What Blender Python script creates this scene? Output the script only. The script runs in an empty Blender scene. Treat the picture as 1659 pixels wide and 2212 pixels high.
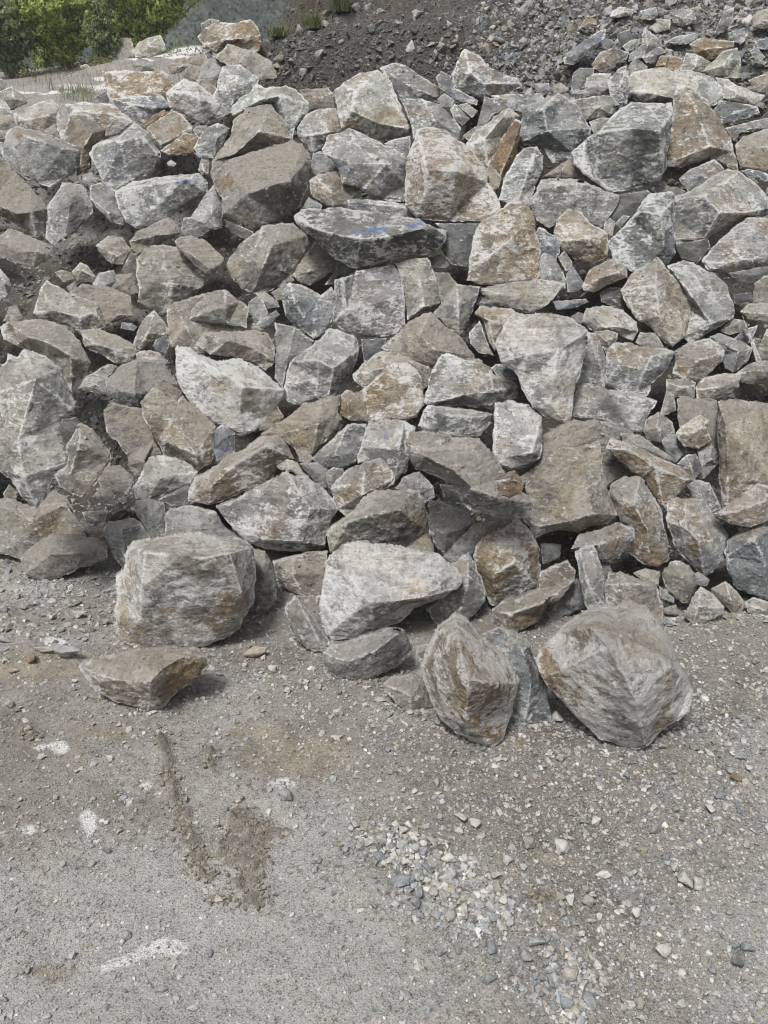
import bpy, math, random
import numpy as np
from mathutils import Vector, Matrix
from mathutils.geometry import delaunay_2d_cdt
random.seed(7); RNG = np.random.default_rng(7)
scene = bpy.context.scene
COL = scene.collection

# ---------------------------------------------------------------- camera
PITCH = math.radians(20.0); CAMH = 1.6
FPX = 1640.0; CU, CV = 829.5, 1106.0          # focal length and centre, in the units of the traced outlines
cam_d = bpy.data.cameras.new('camera'); cam = bpy.data.objects.new('camera', cam_d); COL.objects.link(cam)
cam_d.sensor_fit = 'VERTICAL'; cam_d.sensor_height = 36.0; cam_d.lens = 36.0*FPX/2212.0
cam_d.clip_start = 0.05; cam_d.clip_end = 1000
cam.location = (0, 0, CAMH); cam.rotation_euler = (math.pi/2-PITCH, 0, 0)
scene.camera = cam

# ---------------------------------------------------------------- sky, sun, exposure
SUN_EL, SUN_AZ = math.radians(60), math.radians(206)      # high, behind the camera's left shoulder, veiled by cloud
w = bpy.data.worlds.new("World"); scene.world = w; w.use_nodes = True
nt = w.node_tree; nt.nodes.clear()
sky = nt.nodes.new('ShaderNodeTexSky'); sky.sky_type = 'NISHITA'; sky.sun_disc = False
sky.sun_elevation = SUN_EL; sky.sun_rotation = SUN_AZ
sky.dust_density = 5.0; sky.air_density = 1.0; sky.ozone_density = 1.0
hs = nt.nodes.new('ShaderNodeHueSaturation'); hs.inputs['Saturation'].default_value = 0.42
bg = nt.nodes.new('ShaderNodeBackground'); bg.inputs['Strength'].default_value = 0.054
wo = nt.nodes.new('ShaderNodeOutputWorld')
nt.links.new(sky.outputs[0], hs.inputs['Color']); nt.links.new(hs.outputs[0], bg.inputs['Color'])
nt.links.new(bg.outputs[0], wo.inputs['Surface'])
sd = bpy.data.lights.new('sun', 'SUN'); sd.energy = 1.5; sd.angle = math.radians(12); sd.color = (1, .995, .98)
sun = bpy.data.objects.new('sun', sd); COL.objects.link(sun)
sdir = Vector((math.sin(SUN_AZ)*math.cos(SUN_EL), math.cos(SUN_AZ)*math.cos(SUN_EL), math.sin(SUN_EL)))
sun.rotation_euler = sdir.to_track_quat('Z', 'Y').to_euler()
scene.view_settings.view_transform = 'Standard'; scene.view_settings.look = 'None'
scene.view_settings.exposure = 1.10; scene.view_settings.gamma = 1.0
scene.view_settings.use_curve_mapping = False
cy = scene.cycles; cy.use_denoising = True; cy.denoiser = 'OPENIMAGEDENOISE'; cy.denoising_input_passes = 'RGB_ALBEDO_NORMAL'; cy.denoising_prefilter = 'ACCURATE'; cy.max_bounces = 4; cy.diffuse_bounces = 2; cy.glossy_bounces = 1; cy.transmission_bounces = 2
cy.volume_bounces = 0; cy.use_adaptive_sampling = False; cy.pixel_filter_type = 'BLACKMAN_HARRIS'; cy.filter_width = 1.15; cy.caustics_reflective = False

# ---------------------------------------------------------------- numeric helpers
cP, sP = math.cos(PITCH), math.sin(PITCH)
def rays(u, v):
    a = (np.asarray(u, float)-CU)/FPX; b = (CV-np.asarray(v, float))/FPX
    return np.stack([a, cP+b*sP, -sP+b*cP], -1)
def at_Y(u, v, Y):
    d = rays(u, v); t = np.asarray(Y, float)/d[..., 1]
    p = d*t[..., None]; p[..., 2] += CAMH
    return p
def project(p):
    q = p-np.array([0, 0, CAMH]); x = q[..., 0]; fw = q[..., 1]*cP-q[..., 2]*sP; up = q[..., 1]*sP+q[..., 2]*cP
    return CU+FPX*x/fw, CV-FPX*up/fw
def hashu(ix, iy, iz, seed):
    h = (ix.astype(np.int64)*374761393+iy.astype(np.int64)*668265263+iz.astype(np.int64)*2147483647+seed*974634777) & 0xffffffff
    h = ((h ^ (h >> 13))*1274126177) & 0xffffffff
    h = (h ^ (h >> 16))
    h = (h*2246822519) & 0xffffffff
    h = h ^ (h >> 15)
    return h
def h01(ix, iy, iz, seed): return hashu(ix, iy, iz, seed)/4294967295.0
def vnoise(p, seed=0):
    i = np.floor(p).astype(np.int64); f = p-i; f = f*f*f*(f*(f*6-15)+10)
    r = 0
    for dx in (0, 1):
        wx = f[:, 0] if dx else 1-f[:, 0]
        for dy in (0, 1):
            wy = f[:, 1] if dy else 1-f[:, 1]
            for dz in (0, 1):
                wz = f[:, 2] if dz else 1-f[:, 2]
                r = r+h01(i[:, 0]+dx, i[:, 1]+dy, i[:, 2]+dz, seed)*wx*wy*wz
    return r*2-1
def fbm(p, seed=0, octv=4, gain=.5, lac=2.03):
    r = 0; a = 1; q = p
    for k in range(octv):
        r = r+a*vnoise(q, seed+k*17); a *= gain; q = q*lac+13.7
    return r
def facets(p, seed=0):
    """lower envelope of randomly tilted planes: flat broken faces meeting at edges, 0..1"""
    i = np.floor(p).astype(np.int64); best = np.full(len(p), 1e9)
    for dx in (-1, 0, 1):
        for dy in (-1, 0, 1):
            for dz in (-1, 0, 1):
                a = i[:, 0]+dx; b = i[:, 1]+dy; c = i[:, 2]+dz
                o = np.stack([a+h01(a, b, c, seed), b+h01(a, b, c, seed+1), c+h01(a, b, c, seed+2)], 1)
                d = p-o
                g = np.stack([h01(a, b, c, seed+3)-.5, h01(a, b, c, seed+4)-.5, h01(a, b, c, seed+5)-.5], 1)
                best = np.minimum(best, (d*d).sum(1)+1.1*(d*g).sum(1))
    return best
def smooth01(x): x = np.clip(x, 0, 1); return x*x*(3-2*x)

# ---------------------------------------------------------------- the lie of the land
FX = np.array([-6, -2.2, -1.4, -.7, -.2, .4, .9, 1.6, 4]); FY = np.array([3.75, 3.6, 3.45, 3.3, 3.2, 3.02, 2.98, 3.05, 3.1])
SL = .85
def foot(x): return np.interp(x, FX, FY)
def pile_z(x, Y):                      # the plane the boulders' lower edges rest on
    return np.maximum(0, SL*(Y-foot(x)))
def land_z(x, Y):                      # the dirt under and behind them
    x = np.asarray(x, float); Y = np.asarray(Y, float)
    zp = SL*(Y-foot(x))
    off = 1.0-.92*smooth01((zp-2.45-.25*(x < .6))/.5)-.66*np.exp(-((x+1.95)/.85)**2)*smooth01((zp-.8)/.6)*(1-smooth01((zp-1.5)/.9))
    z = np.minimum(np.maximum(0, zp-off), 9+.05*Y)
    yc = 6.28                          # crest of the terrace on the left
    zc = SL*(yc-foot(x))-.08
    Yt = np.minimum(Y, 18.5); ter = zc+.225*(Yt-yc)+.0095*np.clip(x+8, -4, 4.0)*np.maximum(0, Yt-yc)-.12*(Y-Yt)
    k = smooth01((x+1.95-.42*(Y-6.3))/.85)          # 0 left terrace, 1 dug bank
    k = np.where(Y > 14, smooth01((x-1.6)/3), k)
    return np.where(Y > yc, np.minimum(ter, z)*(1-k)+z*k, z)
def land_rough(x, y):                  # its unevenness
    x = np.asarray(x, float); y = np.asarray(y, float); q = np.stack([x, y, 0*x], 1)
    near = smooth01((13-y)/5); hill = smooth01((SL*(y-foot(x)))/.4)
    r = near*(fbm(q*2.2, 3, 3)*.012+fbm(q*11, 5, 4, .6)*.006)
    r = r+near*hill*(fbm(q*1.6, 12, 3)*.05+fbm(q*4.5, 11, 4)*.035+(.5-facets(q*np.array([8, 8, 1.0]), 4))*.05)
    return r+smooth01((y-9)/6)*(fbm(q*.5, 21, 3)*.10)*(y < 40)
def land_full(x, y): return land_z(x, y)+land_rough(x, y)
def depth(p): return p[..., 1]*cP+(CAMH-p[..., 2])*sP
def on_land(u, v):
    p = hit(u, v, land_z); p[:, 2] += land_rough(p[:, 0], p[:, 1]); return p
def hit(u, v, fn=None):
    """where the view ray through a traced point meets a height function"""
    fn = fn or pile_z
    d = rays(u, v).reshape(-1, 3); n = len(d); lo = np.full(n, .6); hi = np.full(n, 60.0); done = np.zeros(n, bool); t = lo.copy()
    for k in range(260):
        t2 = t+.05+.001*k; p = d*t2[:, None]; below = (p[:, 2]+CAMH) <= fn(p[:, 0], p[:, 1])
        new = below & ~done; lo = np.where(new, t, lo); hi = np.where(new, t2, hi); done |= below
        if done.all(): break
        t = np.where(done, t, t2)
    lo = np.where(done, lo, 59.9)
    for k in range(9):
        m = (lo+hi)/2; p = d*m[:, None]; below = (p[:, 2]+CAMH) <= fn(p[:, 0], p[:, 1]); hi = np.where(below, m, hi); lo = np.where(below, lo, m)
    return d*hi[:, None]+np.array([0, 0, CAMH])
# ---------------------------------------------------------------- materials
class NT:
    def __init__(s, name):
        s.m = bpy.data.materials.new(name); s.m.use_nodes = True; s.t = s.m.node_tree; s.t.nodes.clear()
        s.out = s.n('ShaderNodeOutputMaterial'); s.b = s.n('ShaderNodeBsdfPrincipled')
        s.l(s.b.outputs[0], s.out.inputs[0]); s.b.inputs['Roughness'].default_value = .9
        s.b.inputs['Specular IOR Level'].default_value = .25
    def n(s, t): return s.t.nodes.new(t)
    def l(s, a, b): s.t.links.new(a, b)
    def put(s, v, sock):
        if hasattr(v, 'is_linked') or hasattr(v, 'links'): s.l(v, sock)
        else: sock.default_value = v if not isinstance(v, tuple) or len(v) != 3 or sock.type != 'RGBA' else (*v, 1)
    def math(s, op, a, b=0.0, c=None, clamp=False):
        x = s.n('ShaderNodeMath'); x.operation = op; x.use_clamp = clamp
        s.put(a, x.inputs[0]); s.put(b, x.inputs[1])
        if c is not None: s.put(c, x.inputs[2])
        return x.outputs[0]
    def noise(s, co, scale, detail=6, rough=.6, dist=0.0, kind=None):
        x = s.n('ShaderNodeTexNoise'); x.inputs['Scale'].default_value = scale; x.inputs['Detail'].default_value = detail
        x.inputs['Roughness'].default_value = rough; x.inputs['Distortion'].default_value = dist; s.l(co, x.inputs['Vector'])
        return x.outputs['Fac']
    def vor(s, co, scale, feat='F1'):
        x = s.n('ShaderNodeTexVoronoi'); x.feature = feat; x.inputs['Scale'].default_value = scale; s.l(co, x.inputs['Vector'])
        return x
    def ramp(s, v, lo, hi, a=0.0, b=1.0):
        x = s.n('ShaderNodeMapRange'); x.interpolation_type = 'SMOOTHSTEP'
        s.put(v, x.inputs['Value']); s.put(lo, x.inputs['From Min']); s.put(hi, x.inputs['From Max'])
        s.put(a, x.inputs['To Min']); s.put(b, x.inputs['To Max']); return x.outputs[0]
    def mix(s, f, a, b, mode='MIX'):
        x = s.n('ShaderNodeMix'); x.data_type = 'RGBA'; x.blend_type = mode
        s.put(f, x.inputs[0]); s.put(a, x.inputs[6]); s.put(b, x.inputs[7]); return x.outputs[2]
    def scale(s, col, f):
        x = s.n('ShaderNodeVectorMath'); x.operation = 'SCALE'; s.put(col, x.inputs[0]); s.put(f, x.inputs['Scale']); return x.outputs[0]
    def attr(s, name):
        x = s.n('ShaderNodeAttribute'); x.attribute_name = name; return x
    def bump(s, h, strength, dist, prev=None):
        x = s.n('ShaderNodeBump'); s.put(strength, x.inputs['Strength']); x.inputs['Distance'].default_value = dist
        s.l(h, x.inputs['Height'])
        if prev is not None: s.l(prev, x.inputs['Normal'])
        return x.outputs[0]

def rock_material():
    s = NT('broken_rock')
    oi = s.n('ShaderNodeObjectInfo'); tc = s.n('ShaderNodeTexCoord')
    add = s.n('ShaderNodeVectorMath'); add.operation = 'MULTIPLY_ADD'
    s.l(oi.outputs['Random'], add.inputs[0]); add.inputs[1].default_value = (37, 91, 53); s.l(tc.outputs['Object'], add.inputs[2])
    co = add.outputs[0]
    a = s.attr('wear'); sep = s.n('ShaderNodeSeparateColor'); s.l(a.outputs['Color'], sep.inputs[0])
    edge, paint, ochre = sep.outputs[0], sep.outputs[1], sep.outputs[2]
    dust = s.attr('dust').outputs['Fac']; scuff = s.attr('scuff').outputs['Fac']
    big = s.noise(co, 3.2, 5, .6, .6); mid = s.noise(co, 11, 7, .65, .4); fine = s.noise(co, 46, 8, .72); grit = s.noise(co, 190, 4, .7)
    tint = oi.outputs['Color']
    c = s.scale(tint, s.math('MULTIPLY', s.ramp(mid, .30, .70, .58, 1.25), s.ramp(s.attr('face').outputs['Fac'], -.6, .6, .74, 1.2)))
    c = s.mix(s.ramp(big, .45, .65, 0, .28), c, s.mix(1, c, (1.12, .97, .78), 'MULTIPLY'))
    c = s.mix(s.ramp(big, .50, .33, 0, .45), c, s.mix(1, c, (.82, .92, 1.05), 'MULTIPLY'))
    # rusty and ochre staining
    om = s.math('ADD', big, s.math('MULTIPLY', s.math('SUBTRACT', fine, .5), .35))
    om = s.math('ADD', om, s.math('MULTIPLY', ochre, .24))
    om = s.math('ADD', om, s.math('MULTIPLY', s.math('MULTIPLY', s.attr('face').outputs['Fac'], ochre), .20))
    c = s.mix(s.math('MULTIPLY', s.ramp(om, .60, .76), .78), c, s.mix(s.ramp(fine, .35, .65), (.17, .11, .055), (.38, .285, .165)))
    # dark seams and mineral patches
    c = s.mix(s.ramp(s.math('ABSOLUTE', s.math('SUBTRACT', s.noise(co, 6, 6, .6, 1.2), .5)), .016, .0, 0, .45), c, (.09, .08, .07))
    c = s.mix(s.ramp(fine, .48, .32, 0, .8), c, (.085, .08, .07))
    # pale grain all over, dense on broken edges
    st = s.n('ShaderNodeMapping'); st.inputs['Scale'].default_value = (1, 1, 2.2); st.inputs['Rotation'].default_value = (.5, .6, .2); s.l(co, st.inputs[0])
    sc = s.noise(st.outputs[0], 21, 10, .76, 1.0)
    cl = s.noise(co, 5.5, 4, .6, .8)
    m = s.math('ADD', sc, s.math('MULTIPLY', edge, s.ramp(cl, .34, .64, .05, .24)))
    m = s.math('ADD', m, s.math('SUBTRACT', s.math('MULTIPLY', scuff, .24), .035))
    m = s.math('ADD', m, s.math('MULTIPLY', s.math('SUBTRACT', cl, .5), s.math('MULTIPLY', scuff, .75)))
    m = s.ramp(m, .64, .77)
    # thin white veins
    vn = s.ramp(s.math('ABSOLUTE', s.math('SUBTRACT', s.noise(co, 4.0, 7, .62, 2.2), .5)), .012, .0)
    vn = s.math('MULTIPLY', vn, s.ramp(cl, .50, .60))
    m = s.math('MAXIMUM', m, s.math('MULTIPLY', vn, s.math('MULTIPLY', scuff, .8)))
    # dust that has settled on what faces up
    geo = s.n('ShaderNodeNewGeometry'); nx = s.n('ShaderNodeSeparateXYZ'); s.l(geo.outputs['Normal'], nx.inputs[0])
    du = s.math('ADD', nx.outputs[2], s.math('MULTIPLY', s.math('SUBTRACT', mid, .5), 1.0))
    du = s.math('MULTIPLY', s.ramp(s.math('ADD', du, s.math('MULTIPLY', dust, .45)), .55, 1.15), s.ramp(dust, 0.0, .9, .25, .92))
    c = s.mix(s.math('MULTIPLY', m, .74), c, (.86, .855, .83))
    c = s.mix(du, c, s.mix(s.ramp(fine, .3, .7), (.25, .232, .20), (.40, .375, .325)))
    # blue marking paint
    pm = s.ramp(s.math('ADD', paint, s.math('MULTIPLY', s.math('SUBTRACT', sc, .5), 2.4)), .34, .70)
    c = s.mix(s.math('MULTIPLY', pm, .5), c, (.06, .18, .42))
    bd = s.n('ShaderNodeMapping'); bd.inputs['Scale'].default_value = (2, 2, 26); bd.inputs['Rotation'].default_value = (.55, .35, 0); s.l(co, bd.inputs[0])
    bed = s.noise(bd.outputs[0], 2.2, 6, .65, .3); hasbed = s.ramp(s.math('FRACT', s.math('MULTIPLY', oi.outputs['Random'], 7.31)), .5, .75)
    c = s.scale(c, s.ramp(s.math('MULTIPLY', s.math('SUBTRACT', bed, .5), hasbed), -.14, .14, .84, 1.16))
    c = s.scale(c, s.ramp(grit, .3, .7, .88, 1.12))
    s.l(c, s.b.inputs['Base Color'])
    n0 = s.bump(bed, s.math('MULTIPLY', hasbed, .4), .02); n1 = s.bump(mid, .7, .025, n0); n2 = s.bump(sc, .7, .010, n1); n3 = s.bump(fine, 1, .018, n2); n4 = s.bump(grit, .8, .005, n3)
    s.l(n4, s.b.inputs['Normal'])
    return s.m

def stone_material(name, attr=None):
    s = NT(name); tc = s.n('ShaderNodeTexCoord')
    if attr: tint = s.attr(attr).outputs['Color']
    else: tint = s.n('ShaderNodeObjectInfo').outputs['Color']
    co = tc.outputs['Object']
    sc = 60 if attr else 2.2
    a = s.noise(co, sc, 6, .7); b = s.noise(co, sc*4, 5, .7)
    c = s.scale(tint, s.ramp(a, .28, .72, .6, 1.35))
    c = s.mix(s.ramp(b, .58, .75, 0, .55), c, (.55, .54, .51))
    geo = s.n('ShaderNodeNewGeometry'); nx = s.n('ShaderNodeSeparateXYZ'); s.l(geo.outputs['Normal'], nx.inputs[0])
    c = s.mix(s.math('MULTIPLY', s.ramp(nx.outputs[2], .3, 1), s.ramp(a, .42, .62, 0, .5)), c, (.33, .30, .255))
    s.l(c, s.b.inputs['Base Color'])
    s.l(s.bump(b, .5, .004 if attr else .06), s.b.inputs['Normal'])
    return s.m

def land_material():
    s = NT('quarry_dirt'); tc = s.n('ShaderNodeTexCoord'); co = tc.outputs['Object']
    a = s.attr('ground'); sep = s.n('ShaderNodeSeparateColor'); s.l(a.outputs['Color'], sep.inputs[0])
    lime, tan, clod = sep.outputs; crust = s.attr('crust').outputs['Fac']; dark = s.attr('dark').outputs['Fac']
    big = s.noise(co, 1.7, 6, .6, .5); mid = s.noise(co, 9, 7, .68, .3); fine = s.noise(co, 48, 8, .74); grit = s.noise(co, 230, 6, .8)
    v = s.vor(co, 75); v2 = s.vor(co, 170)
    c = s.mix(s.ramp(big, .35, .65), (.175, .158, .13), (.315, .29, .245))
    c = s.mix(s.ramp(mid, .42, .62, 0, .6), c, (.36, .342, .305))
    c = s.mix(tan, c, s.mix(s.ramp(mid, .3, .7), (.28, .245, .18), (.44, .395, .305)))
    # compacted pale crust, mottled
    cr = s.ramp(s.math('ADD', s.math('ADD', s.math('MULTIPLY', fine, .8), s.math('MULTIPLY', grit, .45)), s.math('MULTIPLY', crust, .40)), .72, .98)
    c = s.mix(s.math('MULTIPLY', cr, s.ramp(crust, 0, 1, .35, .85)), c, (.50, .49, .46))
    c = s.mix(s.ramp(fine, .47, .33, 0, .75), c, (.105, .097, .083))
    # crumbs of stone in the surface
    c = s.mix(s.ramp(v.outputs['Distance'], .34, .18, 0, .55), c, s.scale(v.outputs['Color'], .001)) if False else c
    vc = s.n('ShaderNodeSeparateColor'); s.l(v2.outputs['Color'], vc.inputs[0])
    c = s.mix(s.math('MULTIPLY', s.ramp(vc.outputs[0], .62, .7), s.ramp(v2.outputs['Distance'], .42, .3, 0, .7)), c, (.40, .395, .375))
    c = s.mix(s.math('MULTIPLY', s.ramp(vc.outputs[1], .70, .76), s.ramp(v2.outputs['Distance'], .42, .3, 0, .7)), c, (.13, .12, .105))
    c = s.mix(s.math('MULTIPLY', s.ramp(s.math('ADD', clod, s.math('MULTIPLY', s.math('SUBTRACT', s.noise(co, 22, 6, .7), .5), 2.4)), .5, .9), .7), c, s.mix(s.ramp(fine, .35, .65), (.15, .13, .098), (.26, .235, .185)))
    li = s.ramp(s.math('ADD', lime, s.math('MULTIPLY', s.math('SUBTRACT', s.math('ADD', s.math('MULTIPLY', mid, .5), s.math('MULTIPLY', fine, .5)), .5), 2.2)), .20, .85)
    c = s.mix(s.math('MULTIPLY', s.math('MULTIPLY', li, s.ramp(grit, .3, .62, .55, 1)), .92), c, (.84, .835, .82))
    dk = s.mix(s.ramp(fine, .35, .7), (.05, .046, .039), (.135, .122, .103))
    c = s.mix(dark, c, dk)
    c = s.scale(c, s.ramp(grit, .25, .75, .88, 1.12))
    s.l(c, s.b.inputs['Base Color'])
    inv = s.math('SUBTRACT', 1.0, v2.outputs['Distance'])
    n = s.bump(mid, .8, .03); n = s.bump(fine, 1, .016, n); n = s.bump(inv, .8, .005, n); n = s.bump(grit, .6, .003, n)
    s.l(n, s.b.inputs['Normal'])
    return s.m

def leaf_material(name, c1, c2, c3):
    s = NT(name); a = s.attr('tone').outputs['Fac']
    c = s.mix(s.ramp(a, 0, .6), c1, c2); c = s.mix(s.ramp(a, .6, 1), c, c3)
    s.l(c, s.b.inputs['Base Color']); s.b.inputs['Roughness'].default_value = .6
    s.b.inputs['Subsurface Weight'].default_value = 0
    tr = s.n('ShaderNodeBsdfTranslucent'); s.l(c, tr.inputs[0]); mx = s.n('ShaderNodeMixShader'); mx.inputs[0].default_value = .42
    s.l(s.b.outputs[0], mx.inputs[1]); s.l(tr.outputs[0], mx.inputs[2]); s.l(mx.outputs[0], s.out.inputs[0])
    return s.m
def plain_material(name, c1, c2, sc=20, b=.02):
    s = NT(name); tc = s.n('ShaderNodeTexCoord'); n = s.noise(tc.outputs['Object'], sc, 7, .68)
    s.l(s.mix(s.ramp(n, .35, .65), c1, c2), s.b.inputs['Base Color']); s.l(s.bump(n, .8, b), s.b.inputs['Normal']); return s.m

M_ROCK = rock_material(); M_STONE = stone_material('small_stone'); M_GRAVEL = stone_material('gravel', 'tint')
M_LAND = land_material()
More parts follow.
